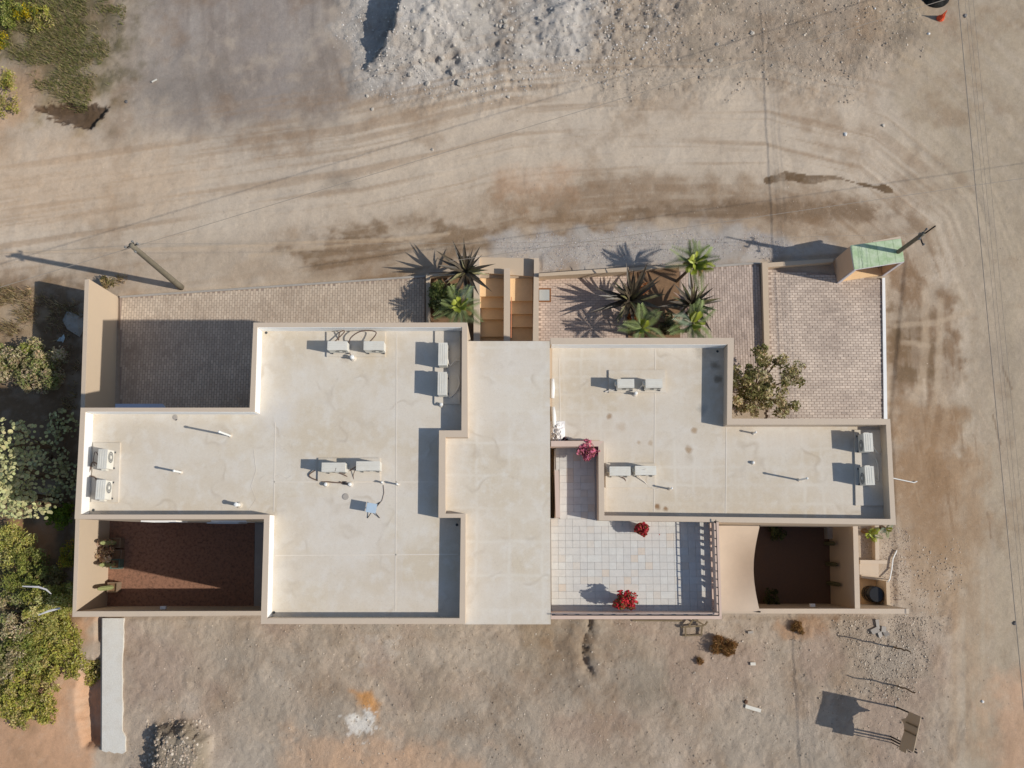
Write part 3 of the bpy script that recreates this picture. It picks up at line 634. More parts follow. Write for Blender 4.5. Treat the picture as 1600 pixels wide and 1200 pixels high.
condenser(584, 540, 0.7, (0, -1, 0), 0, 'white outdoor unit by the parapet over the paved path, beside the looped pipe', [[(588, 520, .4), (566, 517, .4), (548, 528, .3), (545, 545, .08), (550, 560, .06)]])
condenser(692, 553, 0.8, (-1, 0, 0), 1, 'white outdoor unit in parapet shade, close to the roof corner with drains', [[(702, 570, .2), (712, 563, .15), (719, 564, .1)]])
condenser(691, 599, 0.8, (-1, 0, 0), 1, 'white outdoor unit in parapet shade, with a white hose curling around it', [[(700, 619, .1), (711, 614, .1), (718, 600, .1), (716, 588, .1)]])
condenser(521, 730, 0.8, (0, -1, 0), 0, 'white outdoor unit with a brown cable lying over its lid, near the panel antenna', [[(543, 745, .05), (535, 754, .03), (505, 752, .03), (489, 748, .03), (483, 742, .05), (492, 735, .1)], [(524, 730, .66), (522, 738, .66), (524, 725, .6)]])
condenser(575, 728, 0.8, (0, -1, 0), 0, 'white outdoor unit with a bare clean lid near the panel antenna', [[(546, 736, .05), (536, 745, .05), (532, 754, .03), (548, 757, .03)], [(552, 742, .1), (554, 752, .05)]])
condenser(969, 736, 0.72, (0, -1, 0), 0, 'bright white outdoor unit tucked against the terrace passage wall', [[(976, 748, .08), (972, 758, .03), (966, 761, .03), (946, 759, .03)]])
condenser(1009, 735, 0.72, (0, -1, 0), 1, 'bright white outdoor unit with a cable on its lid, second from passage wall', [[(1010, 733, .66), (1000, 735, .66)], [(1015, 760, .03), (1030, 763, .03)]])
condenser(1357, 691, 0.64, (-1, 0, 0), 1, 'cream outdoor unit in shade on the driveway side end of the long wing roof', [[(1370, 706, .2), (1377, 708, .1), (1380, 716, .1)]])
condenser(1359, 743, 0.64, (-1, 0, 0), 1, 'cream outdoor unit in shade on the long wing roof, closest to the gravel court', [[(1371, 752, .1), (1372, 730, .1), (1368, 716, .1)]])
condenser(978, 599, 0.58, (0, -1, 0), 1, 'pale outdoor unit on its own plinth nearest the plain raised slab', [[(962, 608, .1), (945, 612, .03), (966, 612, .03)]])
condenser(1022, 599, 0.58, (0, -1, 0), 1, 'pale outdoor unit on a plinth close to the stained shady parapet corner', [[(1000, 606, .1), (992, 612, .03), (990, 618, .03)]])

# vent pipes
def vent(px, py, h, r, label, m=WHITE_PIPE):
    """px,py: foot of the pipe on the roof"""
    b = Vector(P(px, py, zr(px))); t = empty('vent_pipe', b, label, 'pipe', 'vent pipes standing on the roofs')
    obj('pipe', MB().tube([b, b+Vector((0, 0, h))], r, 10).g(), m, t)
    obj('cap', MB().lathe(b+Vector((0, 0, h)), [(r*1.25, -.05), (r*1.3, 0), (r*.7, .03)], 10).g(), m, t)
    obj('collar', MB().lathe(b, [(r*2, .007), (r*1.5, .05)], 10).g(), MATS_R, t)
vent(360, 681, 1.25, .035, 'tall thin white vent pipe on the small wing roof')
vent(283, 738, .7, .035, 'medium white vent pipe in the middle of the small wing roof')
vent(374, 789, .42, .06, 'thick short white vent pipe by the red gravel court parapet')
vent(622, 757, .35, .03, 'short white vent pipe beside the panel antenna cable')
vent(598, 754, .25, .03, 'very short white vent pipe where antenna cable ends')
vent(510, 757, .15, .05, 'white stub pipe at foot of cabled condenser')
vent(552, 560, .3, .06, 'white stub pipe where brown condenser pipes enter the roof')
vent(548, 757, .22, .05, 'white stub pipe between the two condensers near the antenna')
vent(690, 633, .2, .05, 'white stub pipe at end of shaded plinth')
vent(1248, 750, .95, .032, 'tall thin white vent pipe on the long wing roof')
vent(1177, 677, .35, .03, 'short thin vent pipe near the driveway side parapet')
vent(1046, 764, .5, .03, 'thin vent pipe beside the bright condensers')
vent(1176, 723, .1, .04, 'tiny capped vent stub in the middle of the long wing roof')
vent(992, 616, .28, .05, 'dark mouthed stub pipe at foot of pale condensers')

# panel antenna
def antenna():
    b = Vector(P(584, 797, ZR)); t = empty('panel_antenna', b, 'small blue grey square panel antenna on a four legged stand on the roof', 'antenna')
    c = b+Vector((-.02, .06, .42)); R = Matrix.Rotation(math.radians(-9), 3, 'Z')@Matrix.Rotation(math.radians(24), 3, 'Y')
    bm_ = MB().box(c, (.36, .33, .03), M=R)
    obj('panel', bm_.g(), mat('antenna_sky_tint', (112, 138, 160), .35, .04, 5, 40, 0, spec=.5), t)  # blue grey is the sky's reflection, put into the panel colour
    obj('mast', MB().tube([b+Vector((0, 0, .1)), c], .02, 8).g(), METAL_D, t)
    for a in (50, 130, 230, 310):
        a = math.radians(a); obj('leg', MB().tube([b+Vector((0, 0, .16)), b+Vector((.33*math.cos(a), .36*math.sin(a), .012))], .014, 6).g(), METAL_D, t)
    pts = [b+Vector((.1, .1, .05)), Vector(P(597, 782, ZR+.02)), Vector(P(600, 770, ZR+.02)), Vector(P(599, 758, ZR+.02))]
    obj('cable', MB().tube(pts, .008, 5).g(), HOSE, t)
antenna()

# white rolled sheets and bundle by the raised slab
def rolled():
    for i, (a, b) in enumerate((((863, 592), (863, 622)), ((864, 636), (866, 668)))):
        p, q = Vector(P(*a, RR+.1)), Vector(P(*b, RR+.1))
        o = obj('rolled_sheet', MB().tube([p, p.lerp(q, .5)+Vector((.01, 0, .01)), q], [.07, .085, .075], 10).g(), WHITE_PIPE, smooth=True,
            label=('thin rolled white sheet lying along the raised slab', 'thicker rolled white sheet lying beside the heaped white cloth')[i], cat='sheet')
    c = Vector(P(870, 676, RR+.006)); v = []; f = []; nn = 12
    for j in range(nn+1):
        for i in range(nn+1):
            u, w_ = i/nn*2-1, j/nn*2-1; r = math.hypot(u, w_); h = max(0, 1-r*r)*.22*(0.5+random.random())
            v.append((c.x+u*.3, c.y+w_*.42, c.z+h+.002))
    for j in range(nn):
        for i in range(nn): k = j*(nn+1)+i; f.append((k, k+1, k+nn+2, k+nn+1))
    obj('cloth_bundle', (v, f), mat('white_cloth', (228, 224, 220), .9, .06, 8, 40, .4, .02), label='crumpled white cloth heaped beside the terrace passage wall', cat='cloth')
    v = MB()
    for k in range(10):
        p = P(872+random.random()*22, 684+random.random()*4, RR+.03); v.box((p[0], p[1], p[2]), (random.uniform(.08, .2), .05, .05), rz=random.random()*.6)
    obj('scrap_pile', v.g(), mat('scrap', (150, 100, 96), .9, .2, 9, 40, 0, c2=(70, 62, 58)), label='small row of dark scraps along the terrace passage wall', cat='scraps')
rolled()

# ------------------------------------------------------------------ boundary walls, courts, paving
ZW = 2.75
bw = empty('boundary_wall', P(185, 640, 0), 'tall cream garden wall enclosing the red gravel court with cactus planters', 'wall')
for i, qd in enumerate(([(132.5, 437), (139, 436), (132.5, 637), (126, 637)], [(126, 637.2), (132.5, 637.2), (124.5, 811), (118, 811)], [(118, 811.2), (124.5, 811.2), (119, 955), (113, 964)],
           [(113, 964), (119.2, 955.2), (470, 954.5), (470, 961)])):
    o = obj('wall', prism(PP(qd, ZW), -.9, ZW), STUCCO, bw)
    obj('coping', prism(PP(qd, ZW+.03), ZW, ZW+.03), COPE, o)
q = P(133, 885, 1.5); obj('wall_lamp', MB().box((P(119+5, 884, 2.2)[0]+.06, q[1], 2.2), (.1, .12, .2)).g(), GREYPL, bw)
p_ = P(255, 955, 2.0); obj('wall_lamp', MB().box((p_[0], P(255, 955, ZW)[1]+.08, 2.0), (.22, .12, .16)).g(), INWHITE, bw)
ew = empty('boundary_wall', P(1320, 900, 0), 'cream garden wall enclosing the dark court under the shade sail', 'wall')
for qd in ([(1332.5, 806), (1340, 806), (1344, 951), (1336, 951)], [(1110, 951), (1420, 951.2), (1420, 959), (1110, 958.5)]):
    o = obj('wall', prism(PP(qd, ZW), -.2, ZW), STUCCO, ew); obj('coping', prism(PP(qd, ZW+.03), ZW, ZW+.03), COPE, o)
obj('wall_lamp', MB().box((P(1334, 883, 1.9)[0]-.07, P(1334, 883, 1.9)[1], 1.9), (.1, .12, .2)).g(), GREYPL, ew)
obj('wall_lamp', MB().box((P(1269, 945, 1.9)[0], P(1269, 951, ZW)[1]+.07, 1.9), (.2, .12, .16)).g(), INWHITE, ew)
def slab(name, pts, z0, z1, m, **kw): return obj(name, prism(PP(pts, z1), z0, z1), m, **kw)
REDG = mat('red_gravel', (182, 134, 108), .95, .4, 9, 45, .9, .03, c2=(108, 80, 64))
BRG = mat('brown_gravel', (124, 98, 80), .95, .3, 9, 45, .9, .03, c2=(100, 80, 66))
slab('court_floor', [(150, 800), (398, 800), (396, 960), (150, 960)], -.3, .02, REDG, kind='structure')
slab('court_walk', [(398.5, 800), (495, 800), (495, 960), (396.5, 960)], -.3, .05, CONC, kind='structure')
slab('court_floor', [(1080, 815), (1318, 815), (1322, 958), (1080, 958)], -.3, .02, BRG, kind='structure')

def pavers(name, poly, z, lx, ly, c, c2, horiz=True, cut=None):
    """one sheet of bonded pavers, bricks set proud of recessed joints"""
    q = np.array(PP(poly, z)); xa, ya = q.min(0); xb, yb = q.max(0)
    bed = obj(name, prism([tuple(p) for p in q], -.3, z-.008), mat('paver_joint', (156, 138, 124), .95, .15, 6, 40, .2, .003), kind='structure')
    xs, ys, st = [], [], 0
    nx_, ny_ = int((xb-xa)/lx)+2, int((yb-ya)/ly)+2
    I, J = np.meshgrid(np.arange(nx_), np.arange(ny_)); cx = xa+(I+.5)*lx; cy = ya+(J+.5)*ly
    if horiz: cx = cx-(J % 2)*lx/2
    else: cy = cy-(I % 2)*ly/2
    cx, cy = cx.ravel(), cy.ravel(); sd = polysd(poly, cx, cy, z); k = sd > min(lx, ly)*.45
    if cut is not None:
        for cp in cut: k &= polysd(cp, cx, cy, z) < -.02
    cx, cy = cx[k], cy[k]; n = len(cx); g = .011
    dx, dy = (lx-g)/2, (ly-g)/2; hz = z+rng.uniform(-.004, .004, n)
    b = .006
    ox = np.array([-dx, dx, dx, -dx, -dx+b, dx-b, dx-b, -dx+b]); oy = np.array([-dy, -dy, dy, dy, -dy+b, -dy+b, dy-b, dy-b]); oz = np.array([-.02]*4+[0]*4)
    V = np.stack([cx[:, None]+ox, cy[:, None]+oy, hz[:, None]+oz], -1).reshape(-1, 3)
    fb = np.array([(4, 5, 6, 7), (0, 1, 5, 4), (1, 2, 6, 5), (2, 3, 7, 6), (3, 0, 4, 7)])
    Fs = (np.arange(n)[:, None, None]*8+fb).reshape(-1, 4)
    ca, cb = np.array(s2l(c)), np.array(s2l(c2)); big = fbm(cx*.7+4, cy*.7, 4, .6)
    t = np.clip(rng.random(n)*.45+(big-.35)*1.3, 0, 1)[:, None]; cc = ca*(1-t)+cb*t; cc = cc*(.94+.12*rng.random(n))[:, None]
    off = org(bed); me = bpy.data.meshes.new('paver')
    me.from_pydata((V-np.array(off)).tolist(), [], Fs.tolist())
    a = me.color_attributes.new('col', 'FLOAT_COLOR', 'POINT'); arr = np.ones((len(V), 4), np.float32); arr[:, :3] = np.repeat(cc, 8, 0); a.data.foreach_set('color', arr.ravel())
    me.materials.append(mat('paver_clay', (180, 150, 130), .95, .12, 2.0, 50, .3, .004, attr='col'))
    link(bpy.data.objects.new('paver', me), bed, kind='stuff'); return n
npv = 0
npv += pavers('paved_court', [(187, 464), (664, 432), (664, 560), (500, 660), (187, 660)], .02, .115, .225, (206, 188, 166), (172, 153, 133), False)
npv += pavers('paved_path', [(841, 436), (984, 427), (980, 600), (841, 600)], .02, .225, .115, (212, 190, 172), (178, 156, 142), True)
npv += pavers('paved_path', [(1062, 424), (1120, 416), (1186, 411), (1196, 565), (1190, 640), (1062, 640)], .02, .115, .225, (208, 188, 172), (164, 146, 134), False)
npv += pavers('driveway', [(1200, 420), (1379, 436), (1383, 690), (1200, 690)], .02, .235, .118, (212, 194, 176), (166, 150, 137), True)
print('PAVERS', npv)
def low(name, px_, z1, label, m=COPE, z0=-.4, cat='wall'): return obj(name, prism(PP(px_, z1), z0, z1), m, label=label, cat=cat)
low('kerb', [(1378.5, 434), (1383, 434), (1387, 680), (1381.5, 680)], .08, 'long pale kerb along the outer edge of the clay driveway', INWHITE, cat='kerb')
low('kerb', [(187, 462.5), (664, 430), (664, 433), (187, 465.5)], .05, 'thin concrete kerb between the dirt road and the shaded paved court', CONC, cat='kerb')
low('kerb', [(1118, 414), (1188, 409), (1188, 412), (1118, 417.5)], .05, 'short concrete kerb beside the palm bed and gravel strip', CONC, cat='kerb')
low('low_wall', [(1191, 410), (1200, 410), (1203, 568), (1195, 568)], .30, 'low cream wall dividing the driveway from the palm bed paving', STUCCO)
low('low_wall', [(1200, 410.5), (1302, 404), (1302, 409.5), (1200, 417.5)], .30, 'low cream wall running from the driveway divider to the green topped hut', STUCCO)
low('low_wall', [(842, 427), (982, 417.5), (982, 424), (842, 432)], .62, 'low cream wall along the gravel strip beside the steps', STUCCO)
low('low_wall', [(982.5, 419), (1060, 412), (1060, 416), (982.5, 424)], .35, 'low cream edging at the road side of the palm bed', STUCCO)
low('low_wall', [(665.5, 428), (672, 432), (672, 520), (666, 520)], .5, 'low cream wall between the shaded paved court and the planted bed', STUCCO)
low('low_wall', [(665.5, 428), (741, 424), (741, 428), (672, 432)], .5, 'low cream wall at the road side of the bed beside the steps', STUCCO)
slab('planting_bed', [(670, 426), (742, 424), (742, 580), (670, 580)], -.3, .12, SOIL, kind='structure')
slab('planting_bed', [(984, 420), (1061, 414), (1064, 600), (980, 600)], -.3, .10, SOIL, kind='structure')
# meter cover by the steps
q0 = obj('meter_cover', prism(PP([(841.5, 450), (861, 450), (861, 472), (841.5, 472)], .04), 0.0, .04), mat('rust_frame', (134, 92, 60), .8, .15, 9, 50, .2, .003), label='square grey steel cover set in the paving next to the steps', cat='cover')
obj('cover_plate', prism(PP([(842.5, 452.5), (858.5, 452.5), (858.5, 469.5), (842.5, 469.5)], .05), .04, .052), mat('cover_grey', (178, 180, 176), .5, .06, 6, 40, .1, .003), q0)

# steps
st = empty('entrance_steps', P(790, 470, 0), 'double flight of tan entrance steps between cream side walls', 'steps')
for qd, z in (([(740, 399), (749, 399), (749.5, 545), (740, 545)], .45), ([(787.5, 419), (797, 419), (797, 545), (787, 545)], .45), ([(834.5, 403), (842, 403), (841.5, 545), (832.5, 545)], .45)):
    obj('side_wall', prism(PP(qd, z), -1.4, z), COPE, st)
obj('landing', prism(PP([(749.2, 402), (834.3, 403.5), (833, 432), (749.4, 426)], .10), -1.4, .10), STUCCO, st)
for xa, xb, ys in ((749.6, 787.2, (428, 459, 477, 495, 522, 560)), (797.2, 832.3, (432, 466, 486.5, 507, 530, 560))):
    for i in range(len(ys)-1):
        z = -.18-.17*i; obj('tread', prism(PP([(xa, ys[i]), (xb, ys[i]+(0 if i else 1)), (xb, ys[i+1]+4), (xa, ys[i+1]+4)], z), -1.4, z), STAIR, st)
a, b = P(799, 464, .3), P(798.5, 528, .1); obj('handrail', MB().tube([a, b], .018, 6).g(), mat('orange_rail', (206, 130, 92), .5, .1, 5, 30, 0), st)
for t in (.05, .5, .95):
    p = Vector(a).lerp(Vector(b), t); obj('rail_post', MB().tube([p-Vector((0, 0, .7)), p], .012, 6).g(), METAL_D, st)

# service corner outside the east court
low('low_wall', [(1367, 815), (1373.5, 815), (1374, 876), (1368, 876)], .3, 'narrow low wall edging the spiky plant strip beside the gravel court', COPE)
low('low_wall', [(1344, 875), (1386, 875.5), (1386, 881), (1344, 881)], .35, 'short low wall crossing beside the concrete slab next to the drum pen', COPE)
slab('concrete_apron', [(1343, 881), (1373, 881), (1373, 907), (1343, 902)], -.2, .3, COPE, kind='structure')
pen = empty('drum_pen', P(1365, 925, 0), 'small open tan masonry pen holding a black drum', 'pen')
obj('pen_wall', prism(PP([(1384.5, 908), (1390, 908), (1392, 951), (1386, 951)], 1.1), -.1, 1.1), STUCCO, pen)
obj('pen_wall', prism(PP([(1346, 898), (1388, 904), (1388, 909), (1346, 903)], .35), -.1, .35), STUCCO, pen)
obj('pen_floor', prism(PP([(1340, 900), (1372, 905), (1374, 948), (1338, 948)], .03), -.1, .03), STAIR, pen)
BLK = mat('black_plastic', (18, 18, 20), .3, .1, 6, 40, 0, spec=.5)
def drum(px, py, r, h, label):
    c = Vector(P(px, py, 0.03)); t = empty('water_drum', c, label, 'drum')
    obj('body', MB().lathe(c, [(r*.95, 0), (r, .04), (r*1.0, h*.33), (r*1.04, h*.35), (r, h*.37), (r, h*.66), (r*1.04, h*.68), (r, h*.7), (r*.95, h), (r*.9, h-.02), (r*.88, h*.4)], 20).g(), BLK, t, smooth=True)
    obj('rim', MB().lathe(c+Vector((0, 0, h)), [(r*.9, -.01), (r*.98, 0), (r*.98, .02), (r*.9, .02)], 20).g(), BLK, t, smooth=True)
drum(1357, 927, .32, .85, 'large open black drum standing in the tan pen')
hp = [P(1400, 860, .3), P(1396, 870, .12), P(1394, 885, .05), P(1391, 900, .08), P(1388.5, 909, 1.12)]
hp = [P(1401, 860, .03), P(1395, 873, .03), P(1393, 890, .04), P(1390, 905, .2), P(1387.5, 909, 1.12)]
obj('hose_pipe', MB().tube(hp, .03, 8).g(), WHITE_PIPE, label='white pipe bending from the drum pen wall onto the gravel', cat='pipe')
obj('ground_pipe', MB().tube([P(1385, 745, .05), P(1428, 754, .05), P(1433, 752, .05)], .025, 8).g(), WHITE_PIPE, label='thin white pipe on the brown dirt beside the long wing', cat='pipe')
# shade sail
def sail():
    t = empty('shade_sail', P(1150, 890, 0), 'beige fabric shade sail with a curved edge over the gravel court', 'shade sail')
    n = 16; v = []; f = []
    for j in range(n+1):
        w_ = j/n; yy = 822+w_*(955-822)
        xr = 1187-9.5*math.sin(PI*min(1, max(0, w_)))-0*w_
        for i in range(n+1):
            u = i/n; xx = 1085+(xr-1085)*u; z = 3.2-.28*math.sin(PI*w_)*math.sin(PI*u)
            v.append(P(xx, yy-2*math.sin(PI*u)*(1-2*w_)*.3, z))
    for j in range(n):
        for i in range(n): k = j*(n+1)+i; f.append((k, k+1, k+n+2, k+n+1))
    v += [(p[0], p[1], p[2]-.012) for p in v]; m_ = (n+1)**2
    f += [tuple(i+m_ for i in q[::-1]) for q in f]
    obj('canopy', (v, f), mat('sail_cloth', (202, 184, 164), .9, .06, 1.5, 60, .3, .01), t, smooth=True)
    c1, c2 = Vector(P(1187, 822, 3.2)), Vector(P(1187, 955, 3.2))
    obj('corner_ring', MB().tube([c1+Vector((0, -.02, 0)), c1+Vector((.03, .12, 0))], .02, 6).g(), METAL_D, t)
    obj('sail_post', MB().tube([(c2.x, c2.y-.05, ZW+.02), (c2.x, c2.y-.02, 3.25)], .03, 8).g(), METAL_D, t)
sail()

# ------------------------------------------------------------------ green roofed hut with pole
def hut():
    z = 2.1; nw, ne, se, sw = [Vector((*P(x, y, z)[:2], 0)) for x, y in ((1329, 384), (1408, 373.5), (1413, 407), (1335, 419.5))]
    c = (nw+ne+se+sw)/4; t = empty('meter_hut', (c.x, c.y, 0), 'small open fronted tan utility hut with a faded green roof', 'hut')
    def wallq(a, b, th, z0, z1, m, name):
        d = (b-a).normalized(); n_ = Vector((-d.y, d.x, 0)); 
        if n_.dot(c-(a+b)/2) < 0: n_ = -n_
        return obj(name, prism([p[:2] for p in (a, b, b+n_*th, a+n_*th)], z0, z1), m, t)
    HM = mat('hut_render', (204, 176, 150), .9, .06, 2, 40, .3, .004)
    wallq(sw, nw, .12, -.2, z-.1, HM, 'wall'); wallq(nw+(ne-nw).normalized()*.125, ne, .12, -.2, z-.1, HM, 'wall')
    d_e = (se-ne).normalized(); wallq(ne+d_e*.125, se, .12, -.2, z-.1, HM, 'wall')
    WT = mat('hut_white_edge', (206, 202, 206), .7, .05, 3, 30, 0)
    u = (se-sw).normalized(); vdir = (nw-sw).normalized()
    obj('front_post', prism([p[:2] for p in (sw-vdir*.012, sw+u*.13-vdir*.012, sw+u*.13-vdir*.06, sw-vdir*.06)], 0, z-.1), WT, t)
    obj('front_post', prism([p[:2] for p in (se-vdir*.012, se-u*.13-vdir*.012, se-u*.13-vdir*.06, se-vdir*.06)], 0, z-.1), WT, t)
    obj('floor', prism([p[:2] for p in (sw+u*.13, se-u*.13, ne-u*.13-vdir*.13, nw+u*.13-vdir*.13)], -.1, .06), STAIR, t)
    obj('back_shelf', prism([p[:2] for p in (nw+u*.3-vdir*.14, ne-u*.3-vdir*.14, ne-u*.3-vdir*.34, nw+u*.3-vdir*.34)], .9, .95), HM, t)
    GR = mat('green_roof_paint', (172, 196, 150), .8, .14, 4, 30, .2, .004, c2=(190, 202, 172), objrand=.05)
    obj('fascia', prism([p[:2] for p in (sw-vdir*.06, se-vdir*.06, ne, nw)], z-.1, z-.03), WT, t)
    for k in range(6):
        a0, a1 = k/6+.002, (k+1)/6-.002
        q = [sw.lerp(se, a0)-vdir*.04, sw.lerp(se, a1)-vdir*.04, nw.lerp(ne, a1)+vdir*.02, nw.lerp(ne, a0)+vdir*.02]
        obj('roof_panel', prism([p[:2] for p in q], z-.03, z+.004*(k % 2)), GR, t)
    obj('roof_edge', prism([p[:2] for p in (nw.lerp(ne, .45)+vdir*.03, ne+vdir*.03, ne+vdir*.13, nw.lerp(ne, .45)+vdir*.06)], z-.1, z-.01), COPE, t)
hut()
def pole(base, top, r0, r1, label, arms, name='utility_pole'):
    b, tp = Vector(base), Vector(top); t = empty(name, b, label, 'pole')
    n = 8; obj('shaft', MB().tube([b.lerp(tp, i/n)-Vector((0, 0, .3 if i == 0 else 0)) for i in range(n+1)], [r0+(r1-r0)*i/n for i in range(n+1)], 12).g(), WOODP, t, smooth=True)
    for (h, ang, ln, off) in arms:
        p = b.lerp(tp, h); d = Vector((math.cos(ang), math.sin(ang), 0)); n_ = Vector((-d.y, d.x, 0))
        arm = obj('cross_arm', MB().tube([p-d*ln*(1-off), p+d*ln*off], .03, 6).g(), METAL_D, t)
        for s_ in (-(1-off)*.95, off*.95):
            q = p+d*ln*s_; obj('insulator', MB().lathe(q, [(.03, -.02), (.045, .03), (.03, .06), (.045, .09), (.02, .14)], 8).g(), GREYPL, arm)
    return t
WIRE = mat('wire_grey', (150, 140, 128), .6, .05, 6, 40, 0)
pb = Vector(P(1402, 394, 2.1)); pb.z = 0; pt = Vector((pb.x+.04, pb.y+.05, 4.75))
lp = pole((pb.x+.03, pb.y+.02, 0), (pb.x+.05, pb.y, 4.5), .10, .085, 'short grey wooden pole with metal brackets behind the green roofed hut', [(.97, .9, .55, .5), (.92, -1.3, .5, .8)])
obj('mast_pipe', MB().tube([(pb.x+.10, pb.y, 4.2), (pb.x+.14, pb.y+.02, 5.3)], .03, 8).g(), METAL_D, lp)
T1 = Vector(P(205, 383, 6.2))
pole(P(283, 449, 0), T1, .135, .10, 'tall leaning wooden utility pole beside the dirt road and shaded paved court', [(.985, .3, .5, .5), (.94, 1.9, .45, .6)])
# overhead wires between poles standing outside the picture and the two in it
def wire(a, b, sag, r, label, grp='overhead wires'):
    a, b = Vector(a), Vector(b); n = 24
    pts = [a.lerp(b, i/n)-Vector((0, 0, sag*4*(i/n)*(1-i/n))) for i in range(n+1)]
    obj('overhead_wire', MB().tube(pts, r*.5, 5).g(), WIRE, label=label, cat='wire', group=grp)
HZ = 5.2
xw = P(1555, 600, HZ)[0]
npole = Vector((xw+.5, 42, 0)); spole = Vector((xw+.5, -34, 0))
for q, lb in ((npole, 'grey wooden pole beyond the stony heap, carrying the parallel wires'), (spole, 'grey wooden pole beyond the south lot, carrying the parallel wires')):
    pole(q, q+Vector((0, 0, 6)), .14, .11, lb, [(.87, 0, 1.6, .5)])
for k, dx in enumerate((0, .28, .42, .62)):
    wire((xw+dx, 42, HZ), (xw+dx, -34, HZ), .1, .012 if k else .03, 'one of four thin parallel wires over the dirt road beside the driveway')
wp = Vector((-42, 9.5, 0)); pole(wp, wp+Vector((0, 0, 6.3)), .14, .11, 'wooden utility pole farther along the dirt road past the shrubs', [(.96, 1.4, .6, .5)])
wire(T1, wp+Vector((0, 0, 6.2)), .35, .012, 'thin wire from the leaning pole running away past the shrubs')
wire(T1+Vector((.1, .1, -.1)), (pb.x+.05, pb.y+.02, 4.45), .5, .012, 'thin wire from the leaning pole to the pole behind the green hut')
def sh2w(px, py, h):
    q = Vector(P(px, py)); return q-SH*(h/.75)+Vector((0, 0, h))
a, b = sh2w(300, 320, 5.5), sh2w(860, 150, 5.5); d = (b-a)
e1, e2 = a-d*1.1, b+d*1.5
for q, lb in ((e1, 'wooden utility pole west of the grey lane carrying the diagonal wire'), (e2, 'wooden utility pole north of the stone heap carrying the diagonal wire')):
    pole((q.x, q.y, 0), (q.x, q.y, 5.7), .14, .11, lb, [(.97, .5, .6, .5)])
wire(e1, e2, .12, .022, 'dark wire running diagonally across the dirt road over the grey lane')
a, b = sh2w(1020, 338, 5.5), sh2w(1590, 255, 5.5); d = (b-a); e2 = b+d*.9
pole((e2.x, e2.y, 0), (e2.x, e2.y, 5.7), .14, .11, 'wooden utility pole across the dirt road from the driveway', [(.97, .5, .6, .5)])
wire(a-d*.95, e2, .1, .02, 'dark wire crossing the dirt road at the wet streak')
e3 = a-d*.95; pole((e3.x, e3.y, 0), (e3.x, e3.y, 5.7), .1, .08, 'slim wooden pole', [(.97, .5, .5, .5)]) if False else None

# ------------------------------------------------------------------ plants
def cvar(c, n, dv=.25, hue=.08):
    b = np.array(s2l(c)); v = (1+dv*(rng.random(n)*2-1))[:, None]; h = 1+hue*(rng.random((n, 3))*2-1); return b*v*h
def leaves(pts, size, cols, up=.6, aspect=2.0, fold=.2):
    """leaf faces at pts (n,3); returns verts, faces, colours"""
    n = len(pts); nr = rng.normal(size=(n, 3)); nr[:, 2] = np.abs(nr[:, 2])+up; nr /= np.linalg.norm(nr, axis=1)[:, None]
    t = rng.normal(size=(n, 3)); t -= nr*(t*nr).sum(1)[:, None]; t /= np.linalg.norm(t, axis=1)[:, None]; b = np.cross(nr, t)
    s_ = (size*(.6+.8*rng.random(n)))[:, None]
    v0 = pts-t*s_; v2 = pts+t*s_; v1 = pts+b*s_/aspect+nr*s_*fold; v3 = pts-b*s_/aspect+nr*s_*fold
    V = np.stack([v0, v1, v2, v3], 1).reshape(-1, 3); k = np.arange(n)*4
    Fq = np.stack([np.stack([k, k+1, k+2], 1), np.stack([k, k+2, k+3], 1)], 1).reshape(-1, 3)
    return V.tolist(), [tuple(f) for f in Fq.tolist()], np.repeat(cols, 4, 0)
def blob(c, r, n, clumps, cr):
    """points spread through clumps inside an ellipsoid"""
    k = rng.normal(size=(clumps, 3)); k /= np.linalg.norm(k, axis=1)[:, None]; k *= (rng.random(clumps)**.45)[:, None]; k[:, 2] = k[:, 2]*.9
    cen = k*np.array(r)*.85+np.array(c); w_ = rng.integers(0, clumps, n)
    d = rng.normal(size=(n, 3)); d /= np.linalg.norm(d, axis=1)[:, None]; d *= (rng.random(n)**.4*cr*(.6+.8*rng.random(clumps)[w_]))[:, None]
    p = cen[w_]+d; p[:, 2] = np.maximum(p[:, 2], c[2]-r[2]*.98); blob.w = w_; return p, cen
LEAF = mat('leaf', (90, 100, 50), .6, .15, 6, 40, 0, attr='col', spec=.25)
def leafy(m, k=.35):
    q = N(m); out = [n for n in q.t.nodes if n.type == 'OUTPUT_MATERIAL'][0]; tr = q.n('ShaderNodeBsdfTranslucent'); mx = q.n('ShaderNodeMixShader'); mx.inputs[0].default_value = k
    q.l(q.b.inputs['Base Color'].links[0].from_socket, tr.inputs[0]); q.l(q.b.outputs[0], mx.inputs[1]); q.l(tr.outputs[0], mx.inputs[2]); q.l(mx.outputs[0], out.inputs[0])
leafy(LEAF)
STEM = mat('stem_bark', (112, 92, 70), .9, .2, 8, 40, .3, .005)
